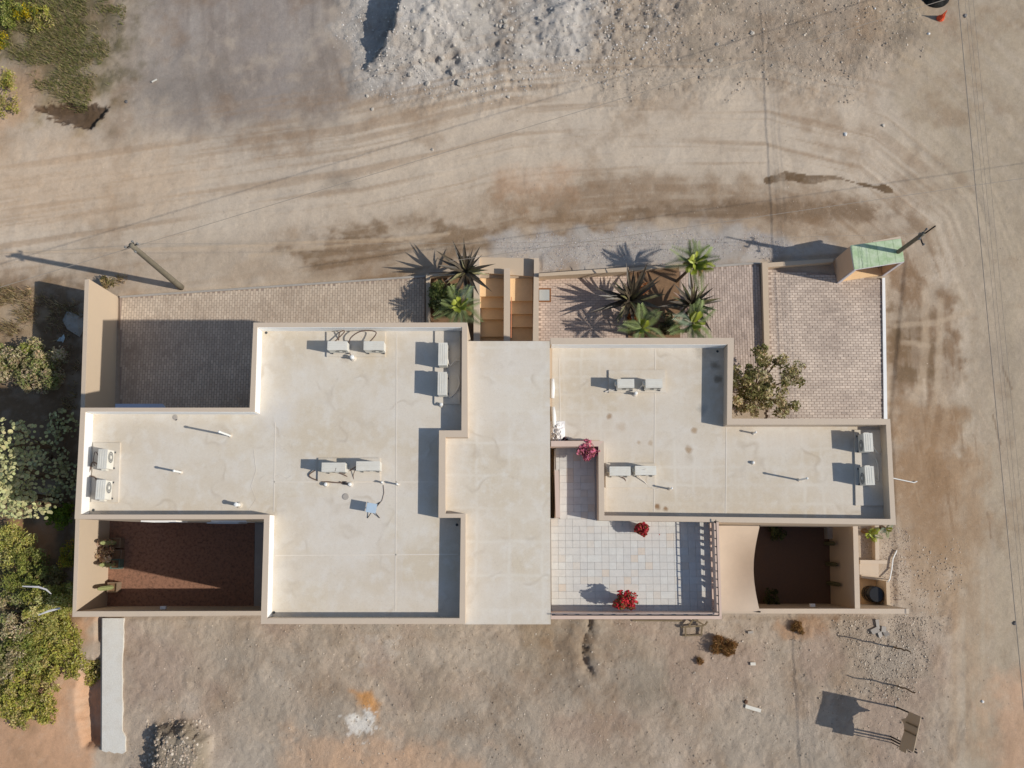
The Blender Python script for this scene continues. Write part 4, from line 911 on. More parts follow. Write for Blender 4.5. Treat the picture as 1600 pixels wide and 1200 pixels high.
def shrub(px, py, r, h, n, size, cols, name, label, cat='shrub', group=None, clumps=26, cr=.28, up=1.1, aspect=2.0, z0=None, rz=None, stems=10, bark=STEM):
    zc = h*.55; c = Vector(P(px, py, zc)); g = gh(c.x, c.y) if z0 is None else z0
    base = Vector((c.x, c.y, g-.03)); t = empty(name, base, label, cat, group)
    rr = (r, r*(rz or 1), h*.47); pts, cen = blob((c.x, c.y, g+h*.53), rr, n, clumps, cr)
    wt = np.array([q_[1] for q_ in cols]); pick = rng.choice(len(cols), clumps, p=wt/wt.sum()); tone = rng.uniform(.72, 1.22, (clumps, 1))
    own = rng.choice(len(cols), n, p=wt/wt.sum()); sel = np.where(rng.random(n) < .7, pick[blob.w], own)
    cc = np.array([s2l(q_[0]) for q_ in cols])[sel]*tone[blob.w]*(.8+.4*rng.random((n, 1)))*(1+.1*(rng.random((n, 3))*2-1))
    obj('crown', leaves(pts, size, cc, up, aspect), LEAF, t)
    m = MB(); idx = rng.choice(len(cen), min(stems, len(cen)), replace=False)
    for i in idx:
        e = Vector(cen[i]); mid = base.lerp(e, .5)+Vector((random.uniform(-.1, .1), random.uniform(-.1, .1), .1))
        m.tube(bez(base, mid, e, 5), [.03*h**.5*(1-.13*k) for k in range(6)], 5)
    obj('trunk', m.g(), bark, t); return t
# tree in the corner by the driveway
shrub(1196, 600, 1.95, 3.0, 5600, .072, [((164, 152, 108), .4), ((124, 120, 74), .4), ((196, 182, 146), .2)], 'courtyard_tree', 'small olive leaved tree in the corner of the driveway', 'tree', clumps=74, cr=.25, z0=.02, rz=1.0)
# bed by the steps
shrub(697, 465, .95, 1.05, 3000, .07, [((128, 136, 74), .5), ((98, 108, 58), .3), ((156, 158, 104), .2)], 'bushy_shrub', 'dense green bush in the bed beside the entrance steps', z0=.12, clumps=30, cr=.24)
for x, y, s in ((1030, 452, .35), (985, 505, .3), (1042, 505, .4), (1000, 432, .3)):
    pass
def leafmesh(name, L, wd, col, droop, m):
    v = []; f = []; n = 7; pr = [.55, .85, 1, .95, .8, .55, .28, .02]
    for i in range(n+1):
        u = i/n; x = L*u; z = -droop*L*u*u; hw = wd*pr[i]/2
        v += [(x, -hw, z+hw*.35), (x, 0, z), (x, hw, z+hw*.35)]
    for i in range(n):
        a = i*3; f += [(a, a+3, a+4, a+1), (a+1, a+4, a+5, a+2)]
    return mesh(name, v, f, m)
AG1 = mat('agave_leaf_dark', (72, 62, 52), .45, .2, 5, 30, 0, c2=(88, 78, 60), spec=.5, objrand=.3)
AG2 = mat('agave_leaf_green', (92, 92, 58), .5, .2, 5, 30, 0, c2=(124, 116, 80), spec=.4, objrand=.3)
AG3 = mat('agave_leaf_pale', (190, 160, 142), .6, .15, 5, 30, 0, objrand=.15)
lm = [leafmesh('blade', L, w_, None, d, m) for L, w_, d, m in ((1.45, .17, .08, AG1), (1.3, .15, .22, AG1), (1.2, .15, .10, AG2), (.9, .15, .5, AG2), (.95, .15, .22, AG3))]
def agave(px, py, z0, zc, n, sc, label, tr=True):
    c = Vector(P(px, py, zc)); b = Vector((c.x, c.y, z0)); t = empty('spiky_agave', b, label, 'agave', 'spiky dark agaves in the beds')
    obj('trunk', MB().tube([b, c], [.10, .08], 8).g(), STEM, t)
    ga = PI*(3-5**.5)
    for i in range(n):
        u = (i+.5)/n; el = math.radians(8+u*66); az = i*ga+random.uniform(-.2, .2)
        k = random.choices(range(5), [4, 3, 2, 1, .7])[0]; s_ = sc*random.uniform(.75, 1.1)*(1 if u < .7 else .8)
        inst('leaf', lm[k], t, c+Vector((0, 0, .05*u)), (0, -el, az), (s_, s_*1.1, s_))
agave(728, 425, .12, .95, 30, 1.1, 'large dark spiky plant overhanging the low wall beside the steps')
agave(985, 470, .10, .7, 44, 1.25, 'broad dark spiky plant spreading over the paving by the meter cover')
agave(1080, 477, .10, .9, 34, 1.12, 'dark spiky plant between the small palms, next to pale dead leaves')
def frondmesh(name, L, m, droop=.45, nl=17, ll=.42, lw=.026):
    v = []; f = []; path = []
    for i in range(nl+3):
        u = i/(nl+2); path.append(Vector((L*u, 0, L*(.25*u-droop*u*u))))
    mb = MB().tube(path, [.012*(1-.8*i/(nl+2)) for i in range(nl+3)], 4)
    for i in range(2, nl+3):
        u = i/(nl+2); l_ = ll*(1-abs(u-.45)*1.1); p = path[i]
        for s_ in (-1, 1):
            d = Vector((.75, s_*1.0, .12-.25*u)).normalized(); e = p+d*l_; e.z -= l_*.28; w_ = Vector((lw*.7, -s_*lw*.5, 0)); mdl = p+d*l_*.4
            n0 = len(mb.v); mb.v += [tuple(p), tuple(mdl+w_), tuple(e), tuple(mdl-w_)]; mb.f += [(n0, n0+1, n0+2), (n0, n0+2, n0+3)]
    return mesh(name, mb.v, mb.f, m)
PALM = mat('palm_frond', (140, 154, 94), .5, .2, 4, 30, 0, c2=(150, 160, 116), spec=.4, objrand=.3)
PALMY = mat('palm_frond_young', (168, 176, 70), .5, .15, 4, 30, 0, spec=.4, objrand=.15)
PALMG = mat('palm_frond_blue', (152, 164, 140), .5, .15, 4, 30, 0, spec=.4, objrand=.2)
PALMD = mat('palm_frond_dead', (168, 132, 88), .8, .15, 4, 30, 0, objrand=.2)
fm = [frondmesh('frond', 1.0, PALM, .5), frondmesh('frond', 1.0, PALM, .75), frondmesh('frond', .85, PALMY, .1), frondmesh('frond', .95, PALMG, .6), frondmesh('frond', .9, PALMD, .5)]
def palm(px, py, z0, zc, n, sc, label, wts=(3, 3, .8, 1), lean=(0, 0)):
    c = Vector(P(px, py, zc)); b = Vector((c.x-lean[0], c.y-lean[1], z0)); t = empty('small_palm', b, label, 'palm', 'small palms in the beds')
    obj('trunk', MB().tube([b, b.lerp(c, .5), c], [.08, .065, .05], 8).g(), STEM, t); ga = PI*(3-5**.5)
    for i in range(n):
        u = (i+.5)/n; el = math.radians(-2+u*70); az = i*ga+random.uniform(-.35, .35); k = random.choices(range(4), wts)[0]
        if u > .8: k = 2
        if i < 2: k, el = 4, math.radians(-45)
        s_ = sc*random.uniform(.85, 1.3); inst('frond', fm[k], t, c, (random.uniform(-.2, .2), -el, az), (s_, s_, s_))
palm(719, 480, .12, 1.5, 15, .9, 'small green palm in the bed beside the entrance steps')
palm(1086, 412, .10, 1.75, 15, .85, 'taller green palm leaning over the gravel strip from the bed', lean=(.5, .3))
palm(1003, 513, .10, 1.5, 12, .82, 'small bluish palm against the house wall, next to dry orange leaves', (2, 2, .6, 3))
palm(1082, 506, .10, 1.5, 12, .85, 'small bluish palm against the house wall near the roof corner', (2, 2, .6, 3))
shrub(1040, 508, .5, .7, 320, .10, [((116, 118, 84), .6), ((92, 88, 60), .4)], 'leafy_plant', 'low leafy plant between the two palms by the house wall', 'plant', z0=.1, clumps=9, cr=.2, stems=4)
shrub(1002, 455, .35, .5, 260, .06, [((178, 108, 56), .6), ((150, 90, 50), .4)], 'dry_plant', 'orange dry leaves beside the broad spiky plant', 'plant', z0=.1, clumps=8, cr=.14, stems=3)
shrub(988, 501, .3, .45, 260, .06, [((172, 100, 48), .6), ((140, 84, 48), .4)], 'dry_plant', 'orange dry leaves at the foot of the bluish palm', 'plant', z0=.1, clumps=8, cr=.14, stems=3)
# plant strip by the gravel court
palm(1360, 834, .02, .4, 9, .42, 'young yellow green palm in the narrow strip beside the gravel court', (1, 1, 4, .5))
palm(1384, 826, .02, .3, 6, .38, 'tiny palm seedling at the foot of the long wing', (2, 1, 2, .5))

# flower pots on the terrace
def flowerpot(px, py, zc, pr, ph, cr, fl, gr, label, potm, nf=1300):
    c = Vector(P(px, py, ZT+.013+ph)); b = Vector((c.x, c.y, ZT+.0135)); t = empty('potted_flowers', b, label, 'potted plant')
    obj('pot', MB().lathe(b, [(pr*.7, 0), (pr*.78, .02), (pr, ph-.05), (pr*1.1, ph-.05), (pr*1.1, ph), (pr*.95, ph), (pr*.9, ph-.06)], 18).g(), potm, t, smooth=False)
    pts, cen = blob((c.x, c.y, b.z+ph+zc), (cr, cr, zc*1.0), nf, 18, cr*.33)
    nfl = int(nf*.5); cc = np.concatenate([cvar(fl, nfl, .3, .1), cvar(gr, nf-nfl, .3, .1)])
    o = obj('flowers', leaves(pts[:nfl], .045, cc[:nfl], .6, 1.5), LEAF, t, kind='stuff'); obj('foliage', leaves(pts[nfl:]-np.array([0, 0, .04]), .045, cc[nfl:], .4, 2), LEAF, t)
    m = MB()
    for e in cen[:8]: m.tube([b+Vector((0, 0, ph-.06)), Vector(e)], .009, 4)
    obj('stem', m.g(), STEM, t)
flowerpot(917, 705, .26, .2, .5, .40, (226, 132, 152), (120, 80, 62), 'pot of pink flowers in the corner of the terrace passage', TERRA)
flowerpot(1002, 826, .18, .2, .42, .26, (200, 70, 74), (120, 110, 60), 'pot of small red flowers by the wall of the tiled terrace', TERRA, 700)
flowerpot(974, 939, .28, .19, .45, .44, (208, 52, 62), (128, 120, 70), 'pot of bright red flowers by the terrace parapet over the south lot', TERRA)
for k, (x, y) in enumerate(((1010, 836), (1030, 835))):
    q = P(x, y, ZT+.02); obj('fallen_petal', leaves(np.array([q]), .05, cvar((206, 70, 76), 1), 2, 1.3), LEAF, label='fallen red petals on the terrace tiles by the small red pot', cat='petal', group='petals')

# cactus planters in the red gravel court
CACT = mat('cactus_skin', (156, 160, 108), .6, .15, 8, 40, .2, .005)
CACTD = mat('cactus_skin_dull', (96, 94, 66), .7, .15, 8, 40, .2, .005)
def cactus(base, h, r, label, group=None, skin=None):
    t = empty('column_cactus', base, label, 'cactus', group); b = Vector(base); m = MB(); n = 14; prof = [(0.0, r*.8), (.1, r), (.5, r*1.05), (.85, r*.95), (.96, r*.6), (1.0, r*.12)]
    v = []; f = []
    for u, rr in prof:
        for k in range(n): a = 2*PI*k/n; q = rr*(1 if k % 2 else .78); v.append((b.x+q*math.cos(a), b.y+q*math.sin(a), b.z+h*u))
    for i in range(len(prof)-1):
        for k in range(n): f.append((i*n+k, i*n+(k+1) % n, (i+1)*n+(k+1) % n, (i+1)*n+k))
    f.append(tuple(range(len(v)-n, len(v)))); obj('stem', (v, f), skin or CACT, t); return t
def planter(px, py, w_, h, label, m):
    c = Vector(P(px, py, .02)); t = empty('planter_box', c, label, 'planter'); th = .04
    bx_ = MB()
    for sx, sy, dx, dy in ((0, 1, w_, th), (0, -1, w_, th), (1, 0, th, w_-2*th), (-1, 0, th, w_-2*th)):
        obj('side', MB().box((c.x+sx*(w_-th)/2, c.y+sy*(w_-th)/2, c.z+h/2), (dx, dy, h)).g(), m, t)
    obj('soil', MB().box((c.x, c.y, c.z+h*.42), (w_-2*th, w_-2*th, h*.8)).g(), SOIL, t); return c+Vector((0, 0, h*.82))
PLB = mat('planter_brown', (132, 112, 92), .85, .12, 5, 40, .2, .004); PLG = mat('planter_green', (96, 118, 108), .7, .1, 5, 40, .1, .003)
top = planter(187, 848, .42, .42, 'brown planter box holding a cactus, beside the dry bush', PLB)
cactus(top-Vector((.05, 0, .02)), 1.4, .09, 'slim column cactus in brown box standing next to the dry bush')
top = planter(186, 881, .40, .42, 'green planter box holding a cactus, beside the dry bush', PLG)
cactus(top-Vector((.05, 0, .02)), 1.4, .09, 'slim column cactus rising from the green planter box')
top = planter(182, 917, .42, .42, 'pale planter box in the sunlit patch of red gravel', PLB)
cactus(top-Vector((.03, 0, .02)), 1.35, .09, 'bright column cactus in the sunlit pale planter box')
top = planter(188, 866, .40, .35, 'brown planter holding the dry leafy bush', PLB)
shrub(161, 864, .62, 1.7, 1100, .055, [((196, 168, 136), .5), ((158, 126, 98), .25), ((222, 202, 174), .25)], 'dry_bush', 'dry brown leaved bush between two cactus planters', z0=.02, clumps=26, cr=.15, stems=12)
# east court plants
for i, (x, y, h, lb) in enumerate(((1295, 849, 1.2, 'column cactus in the dark gravel court, closest to the house'), (1297, 881, 1.3, 'column cactus in the dark gravel court, middle of the row by the wall'), (1299, 911, 1.5, 'column cactus in the dark gravel court, nearest the south wall'))):
    cactus(Vector(P(x-6, y, .02)), h, .09, lb, None, CACTD)
shrub(1213, 831, .38, .7, 420, .055, [((104, 106, 60), .6), ((78, 84, 46), .4)], 'court_shrub', 'small shrub at the house side of the dark gravel court', z0=.02, clumps=14, cr=.16, stems=5)
shrub(1207, 936, .42, .6, 420, .055, [((96, 96, 54), .6), ((70, 74, 42), .4)], 'court_shrub', 'small shrub by the south wall of the dark gravel court', z0=.02, clumps=14, cr=.16, stems=5)
obj('stacked_slab', MB().box((P(1303, 833, .3)[0]-.18, P(1303, 833, .3)[1], .22), (.28, .5, .4)).g(), CONC, label='pale concrete block leaning at the wall of the dark gravel court', cat='block')

# ---- wild growth on the bank beside the house
DRYG = [((178, 164, 122), .4), ((146, 148, 92), .35), ((198, 180, 146), .25)]
GRN = [((146, 150, 72), .45), ((170, 170, 100), .35), ((112, 120, 54), .2)]
SCR = [((180, 174, 84), .45), ((192, 176, 116), .3), ((150, 150, 66), .25)]
BIG = [((184, 178, 98), .4), ((160, 158, 76), .35), ((212, 204, 140), .25)]
shrub(62, 575, 1.3, 1.5, 4200, .065, DRYG, 'wild_shrub', 'half dry shrub with bare twigs beside the wall shadow', clumps=34, cr=.3)
shrub(10, 565, 1.1, 1.3, 2600, .065, DRYG, 'wild_shrub', 'half dry shrub behind a white scrap, towards the picture edge', clumps=24, cr=.3)
shrub(48, 545, .5, 1.1, 900, .05, GRN, 'wild_shrub', 'small bright green tuft amid the half dry shrubs', clumps=12, cr=.22)
shrub(92, 802, .6, 1.0, 1600, .05, [((126, 142, 40), .6), ((98, 118, 36), .4)], 'wild_shrub', 'bright yellow green round shrub beside the garden wall', clumps=22, cr=.22)
shrub(108, 868, .42, 1.2, 1000, .05, [((150, 140, 40), .5), ((110, 116, 44), .3), ((186, 150, 50), .2)], 'wild_vine', 'yellowing vine climbing beside the garden wall', 'vine', clumps=18, cr=.22, rz=1.7)
shrub(78, 905, .55, 1.2, 900, .06, [((150, 136, 88), .6), ((120, 112, 64), .4)], 'wild_shrub', 'pale dry shrub next to the silver branch', clumps=16, cr=.24)
big = [(18, 850, 1.0, 1.8), (40, 900, 1.1, 2.0), (20, 960, 1.2, 2.1), (62, 945, 1.0, 1.9), (95, 935, .7, 1.3), (30, 1012, 1.1, 1.8), (5, 1040, 1.0, 1.6), (75, 985, .8, 1.3)]
BLAB = ['pale broad leaved shrub behind the bright round shrub', 'green broad leaved shrub under the silver bare branch', 'half dry broad leaved shrub past the silver branch, away from the wall', 'pale broad leaved shrub between the silver branch and the silver board', 'small pale broad leaved shrub pressed against the garden wall corner', 'green broad leaved shrub beyond the silver board, next to low scrub', 'half dry broad leaved shrub at the outer edge of the low scrub', 'small pale broad leaved shrub between the silver board and the retaining wall']
for i, (x, y, r, h) in enumerate(big):
    shrub(x, y, r*1.15, h*random.uniform(.7, 1.0), 3000, .06, (BIG, GRN, DRYG, BIG)[i % 4], 'castor_shrub', BLAB[i], group='broad leaved shrubs in the thicket', clumps=46, cr=.25, up=1.3, aspect=2.6)
for i, (x, y, r, h) in enumerate([(25, 1065, .9, .9), (70, 1050, .9, .8), (50, 1090, .8, .7), (110, 1040, .8, .6), (10, 1100, .7, .7), (130, 1050, .5, .4), (90, 1015, .7, .7), (70, 1110, .5, .4), (35, 1115, .6, .4), (100, 985, .5, .5), (45, 1035, .8, .9), (105, 1000, .6, .6), (20, 1080, .8, .8)]):
    shrub(x, y, r*1.2, h, 1300, .055, SCR, 'scrub_bush', 'low olive scrub bush at the edge of the thicket on red earth', group='low scrub on the red earth', clumps=34, cr=.17, stems=5)
# prickly pears
PEAR = mat('prickly_pear_pad', (130, 142, 108), .7, .15, 6, 40, 0, attr='col')
def pear(px, py, r, h, n, label, dark=False):
    c = Vector(P(px, py, h*.75)); b = Vector((c.x, c.y, gh(c.x, c.y)-.05)); t = empty('prickly_pear', b, label, 'cactus', 'prickly pear cactuses beside the house')
    v = []; f = []; cc = []
    for i in range(n):
        u = random.random()**.5; a = random.random()*2*PI; d = r*u; p = b+Vector((d*math.cos(a), d*math.sin(a), 0)); zz = (h-max(0, h-2.4)*random.random()**2)*(1-.22*u*u) if h > 3 else h*(1-.55*u*u)*random.uniform(.35, 1)
        p.z += zz; s_ = random.uniform(.05, .105); R = Matrix.Rotation(random.random()*2*PI, 3, 'Z')@Matrix.Rotation(random.uniform(.2, 1.35), 3, 'X')
        col = cvar((176, 174, 124), 1, .25, .07)[0]; k = len(v); m_ = 9
        for th in (-.014, .014):
            for q in range(m_):
                an = 2*PI*q/m_; v.append(p+R@Vector((s_*.75*math.cos(an), s_*math.sin(an), th))); cc.append(col)
        f += [tuple(range(k, k+m_))[::-1], tuple(range(k+m_, k+2*m_))]+[(k+q, k+(q+1) % m_, k+m_+(q+1) % m_, k+m_+q) for q in range(m_)]
    obj('pads', (v, f, np.array(cc)), PEAR, t, kind='stuff')
    m = MB()
    for i in range(9):
        a = random.random()*2*PI; d = r*random.uniform(.1, .6); m.tube(bez(b, b+Vector((0, 0, h*.3)), b+Vector((d*math.cos(a), d*math.sin(a), h*.6)), 4), [.07, .06, .05, .045, .04], 6)
    obj('stem', m.g(), STEM, t)
for x, y, r, h, n in ((6, 685, .8, 5.9, 330), (10, 735, .9, 6.0, 380), (0, 770, .9, 5.8, 330), (28, 785, .6, 5.2, 220)):
    pear(x, y, r, h, n, 'tall sunlit prickly pear cactus with pale round pads')
for x, y, r, h, n in ((88, 660, .7, 1.1, 90), (70, 715, .8, 1.2, 110), (100, 750, .8, 1.1, 110), (80, 780, .6, 1.0, 80)):
    pear(x, y, r, h, n, 'low prickly pear cactus in deep shade beside the garden wall')
# grass and dry weeds (uncountable)
def grass(name, polys, n, hgt, cols, label, wd=.012):
    pts = []
    for poly, share in polys:
        q = np.array(PP(poly, 0)); k = int(n*share); xx = rng.uniform(q[:, 0].min(), q[:, 0].max(), k*3); yy = rng.uniform(q[:, 1].min(), q[:, 1].max(), k*3)
        sd = polysd(poly, xx, yy); keep = (sd+(fbm(xx*1.2, yy*1.2, 4)-.66)*6.5+rng.normal(size=len(xx))*.35) > 0; xx, yy = xx[keep][:k], yy[keep][:k]; pts.append(np.stack([xx, yy], 1))
    pts = np.concatenate(pts); n = len(pts)
    ix = np.clip(np.searchsorted(gx, pts[:, 0]), 1, len(gx)-1); iy = np.clip(np.searchsorted(gy, pts[:, 1]), 1, len(gy)-1); z = gz.reshape(X.shape)[iy, ix]
    a = rng.random(n)*2*PI; ln = rng.uniform(.2, 1.0, n)*hgt; d = np.stack([np.cos(a), np.sin(a)], 1); h = hgt*rng.uniform(.5, 1.2, n)
    s_ = np.stack([-d[:, 1], d[:, 0]], 1)*wd
    v0 = np.column_stack([pts+s_, z-.02]); v1 = np.column_stack([pts-s_, z-.02]); v2 = np.column_stack([pts+d*ln[:, None], z+h])
    V = np.stack([v0, v1, v2], 1).reshape(-1, 3); Fq = np.arange(3*n).reshape(-1, 3)
    cc = np.concatenate([cvar(c, int(n*w_)+1, .3, .1) for c, w_ in cols])[:n]; rng.shuffle(cc)
    o = obj(name, (V.tolist(), [tuple(f) for f in Fq.tolist()], np.repeat(cc, 3, 0)), LEAF, kind='stuff', label=label, cat='grass')
grass('bank_grass', [(bank, 1.0)], 17000, .2, [((140, 134, 84), .45), ((122, 124, 70), .35), ((176, 160, 118), .2)], 'dry olive grass covering the bank beside the grey lane', .016)
grass('dry_weeds', [([(-40, 455), (60, 450), (62, 535), (-40, 545)], .55), ([(135, 432), (200, 432), (190, 460), (160, 455)], .12), ([(60, 455), (125, 455), (118, 640), (60, 640)], .33)], 4200, .26, [((178, 156, 120), .6), ((140, 122, 84), .4)], 'dry straw coloured weeds along the wall and road edge', .018)
for x, y, r, lb in ((8, 22, .8, 'green shrub with dark stems on the grassy bank corner'), (38, 18, .55, 'shrub covered in bright yellow flowers on the grassy bank'), (2, 62, .45, 'small yellow flowered shrub low on the grassy bank')):
    yl = 'yellow' in lb
    shrub(x, y, r, .8, 800, .05, [((206, 178, 30), .55), ((116, 120, 50), .45)] if yl else GRN, 'bank_shrub', lb, clumps=18, cr=.2, stems=5)
shrub(14, 10, 1.0, 1.0, 900, .06, GRN, 'bank_shrub', 'leafy green shrub among the yellow flowers at the bank corner', clumps=30, cr=.2, stems=6)
shrub(60, 25, .9, .5, 700, .05, SCR, 'bank_shrub', 'low olive shrub on the grass past the yellow flowers', clumps=26, cr=.16, stems=5)
shrub(6, 130, .8, .6, 700, .05, SCR, 'bank_shrub', 'olive bush on the red bank next to the dark eroded hollow', clumps=24, cr=.17, stems=5)
shrub(12, 165, .9, .5, 500, .05, SCR, 'bank_shrub', 'sparse olive bush on the red bank below the grass', clumps=18, cr=.2, stems=4)
shrub(170, 441, .4, .45, 420, .05, [((170, 148, 104), .6), ((120, 110, 66), .4)], 'bank_shrub', 'straw coloured weed clump at the end of the tall garden wall', clumps=12, cr=.16, stems=4)
# dry tumbleweeds on the lot
def twigbush(px, py, r, n, label):
    c = Vector(P(px, py, 0)); c.z = gh(c.x, c.y)-.02; t = empty('dry_tumbleweed', c, label, 'bush'); pts, _ = blob((c.x, c.y, c.z+r*.45), (r, r*.95, r*.45), n, 16, r*.35)
    cc = np.concatenate([cvar((184, 146, 96), n//2, .3, .08), cvar((142, 110, 70), n-n//2, .3, .08)]); rng.shuffle(cc)
    obj('twigs', leaves(pts, .09, cc, .2, 7), LEAF, t)
    m = MB()
    for k in range(14):
        a = random.random()*2*PI; d = r*random.uniform(.6, 1.05); m.tube(bez(c, c+Vector((0, 0, r*.5)), c+Vector((d*math.cos(a), d*math.sin(a), r*random.uniform(.1, .6))), 4), [.012, .01, .008, .006, .004], 4)
    obj('stem', m.g(), STEM, t)
twigbush(1132, 1008, .55, 1500, 'round brown dry bush on the bare lot by the terrace corner')
twigbush(1245, 982, .32, 500, 'small rusty dry bush on the lot near the gravel court wall')
twigbush(1092, 1032, .2, 160, 'tiny scrap of dry twigs beside the round brown bush')

# ------------------------------------------------------------------ stones
def stone_mesh(i):
    r = np.random.default_rng(100+i); ph = (1+5**.5)/2
    v = np.array([(-1, ph, 0), (1, ph, 0), (-1, -ph, 0), (1, -ph, 0), (0, -1, ph), (0, 1, ph), (0, -1, -ph), (0, 1, -ph), (ph, 0, -1), (ph, 0, 1), (-ph, 0, -1), (-ph, 0, 1)])/1.9
    f = [(0, 11, 5), (0, 5, 1), (0, 1, 7), (0, 7, 10), (0, 10, 11), (1, 5, 9), (5, 11, 4), (11, 10, 2), (10, 7, 6), (7, 1, 8), (3, 9, 4), (3, 4, 2), (3, 2, 6), (3, 6, 8), (3, 8, 9), (4, 9, 5), (2, 4, 11), (6, 2, 10), (8, 6, 7), (9, 8, 1)]
    return v*(.75+.5*r.random((12, 1)))*np.array([1, .85, .62]), f
SV = [stone_mesh(i) for i in range(6)]
def stones(name, polys, n, smin, smax, cols, label, edge=1.0, cat='stones', z_up=.03):
    V = []; Fs = []; C = []; k0 = 0
    for poly, share in polys:
        q = np.array(PP(poly, 0)); m_ = int(n*share); xx = rng.uniform(q[:, 0].min(), q[:, 0].max(), m_*4); yy = rng.uniform(q[:, 1].min(), q[:, 1].max(), m_*4)
        keep = (polysd(poly, xx, yy)+(fbm(xx*1.1+7, yy*1.1, 3)-.55)*edge*3) > 0; xx, yy = xx[keep][:m_], yy[keep][:m_]
        ix = np.clip(np.searchsorted(gx, xx), 1, len(gx)-1); iy = np.clip(np.searchsorted(gy, yy), 1, len(gy)-1); zz = gz.reshape(X.shape)[iy, ix]
        for x, y, z in zip(xx, yy, zz):
            sv, sf = SV[random.randrange(6)]; s_ = smin+(smax-smin)*random.random()**3; a = random.random()*2*PI; ca, sa = math.cos(a), math.sin(a)
            p = sv*s_*.5; V.append(np.column_stack([p[:, 0]*ca-p[:, 1]*sa+x, p[:, 0]*sa+p[:, 1]*ca+y, p[:, 2]*.8+z+s_*z_up]))
            Fs += [(a_+k0, b_+k0, c_+k0) for a_, b_, c_ in sf]; k0 += 12
    V = np.concatenate(V); m_ = k0//12; ch = rng.integers(0, len(cols), m_); cc = np.array([s2l(c) for c in cols])[ch]*(.75+.5*rng.random((m_, 1)))
    obj(name, (V.tolist(), Fs, np.repeat(cc, 12, 0)), mat('stone_mix', (160, 150, 140), .95, .15, 9, 40, .3, .008, attr='col'), kind='stuff', label=label, cat=cat)
GREYS = [(196, 190, 181), (184, 178, 169), (206, 199, 190), (174, 167, 158)]
SANDS = [(184, 168, 149), (168, 151, 132), (200, 187, 169), (152, 135, 116), (174, 157, 138)]
stones('rubble', [(heap, 1.0)], 5000, .025, .13, GREYS, 'grey broken stones strewn over the spoil heap', 1.2, z_up=.0)
stones('rubble', [(sandst, 1.0)], 3200, .025, .13, SANDS, 'sandy stones strewn past the grey spoil heap', 1.4, z_up=.06)
stones('gravel', [([(770, 372), (1000, 355), (1190, 362), (1240, 385), (1195, 405), (985, 416), (845, 424), (845, 400), (770, 398)], 1.0)], 5200, .02, .065, [(176, 170, 168), (150, 146, 146), (196, 188, 182), (170, 150, 138)], 'pale grey gravel strip along the low front wall', .5)
blend_dummy = None
stones('loose_stones', [(lot, .6), ([(1380, 840), (1500, 840), (1490, 1000), (1390, 980)], .12), ([(1300, 960), (1440, 960), (1460, 1130), (1320, 1100)], .28)], 8500, .02, .085, SANDS, 'small loose stones scattered over the bare lot', 1.5, z_up=.13)
stones('rubble_pile', [([(228, 1130), (310, 1122), (332, 1150), (328, 1230), (222, 1230)], 1.0)], 900, .05, .16, SANDS, 'heap of broken stones in the bare lot near the retaining wall', .5)
stones('road_stones', [([(-20, 200), (500, 200), (900, 150), (1500, 150), (1620, 400), (1620, 1200), (1480, 1200), (1440, 420), (800, 340), (-20, 380)], 1.0)], 900, .015, .06, SANDS, 'tiny stones scattered on the dirt road', 2.0)
stones('court_gravel', [([(1344, 824), (1366, 824), (1367, 874), (1345, 874)], .3), ([(1374, 824), (1420, 824), (1425, 940), (1394, 940), (1376, 880)], .7)], 1400, .02, .06, [(170, 152, 138), (146, 128, 114), (190, 176, 162)], 'brownish gravel around the drum pen and palm strip', .3)
bould = [mesh('boulder', (SV[i][0]*.5).tolist(), SV[i][1], ROCK) for i in range(6)]
def rock(px, py, s_, lab, grp='boulders on the spoil heap', m=None):
    q = P(px, py, 0); z = gh(q[0], q[1]); i = random.randrange(6)
    me = bould[i]
    if m: me = mesh('boulder', (SV[i][0]*.5).tolist(), SV[i][1], m)
    inst('boulder', me, None, (q[0], q[1], z+s_*.06), (0, 0, random.random()*6), (s_, s_, s_*1.0), label=lab, cat='rock', group=grp)
for x, y, s_ in ((708, 116, .36), (719, 131, .42), (668, 132, .3), (650, 42, .26), (753, 22, .26), (766, 33, .3), (728, 55, .26), (692, 98, .34), (818, 82, .24), (794, 152, .2), (661, 103, .28), (640, 120, .26),
                 (805, 110, .2), (582, 171, .2), (574, 150, .2), (905, 85, .22), (1010, 45, .24), (1030, 30, .2), (1120, 70, .22), (1110, 95, .26), (1175, 52, .24), (950, 62, .22), (893, 20, .2), (712, 84, .22), (735, 120, .24), (760, 140, .2), (690, 60, .2), (842, 40, .2)):
    rock(x, y, s_, 'pale grey boulder half sunk in the spoil heap')
for k in range(7): rock(787+random.uniform(-11, 13), 58+random.uniform(-12, 12), random.uniform(.18, .3), 'pale boulder in the tight clump on the grey heap', 'clump of boulders')
WR = mat('white_rock', (222, 220, 214), .9, .08, 6, 40, .3, .01); DR = mat('dark_grey_rock', (110, 106, 104), .95, .1, 6, 40, .3, .01)
rock(1321, 210, .22, 'white lump lying alone on the dirt road bend', None, WR)
rock(1508, 25, .24, 'grey rock on the sand beside the orange scrap', None)
rock(1451, 53, .17, 'small white rock below the orange scrap', None, WR)
rock(1367, 14, .12, 'bright white pebble on the stony sand', None, WR)
rock(1380, 196, .2, 'flat pale stone on the road bend past the white lump', None)
rock(1586, 974, .2, 'grey stone on the empty dirt road near the south corner', None, DR)
rock(1535, 1096, .16, 'pale stone on the orange dirt road', None, WR)
rock(198, 159, .2, 'bluish grey stone at the foot of the grassy bank', None, DR)
rock(676, 234, .16, 'yellowish stone alone on the dirt road', None)
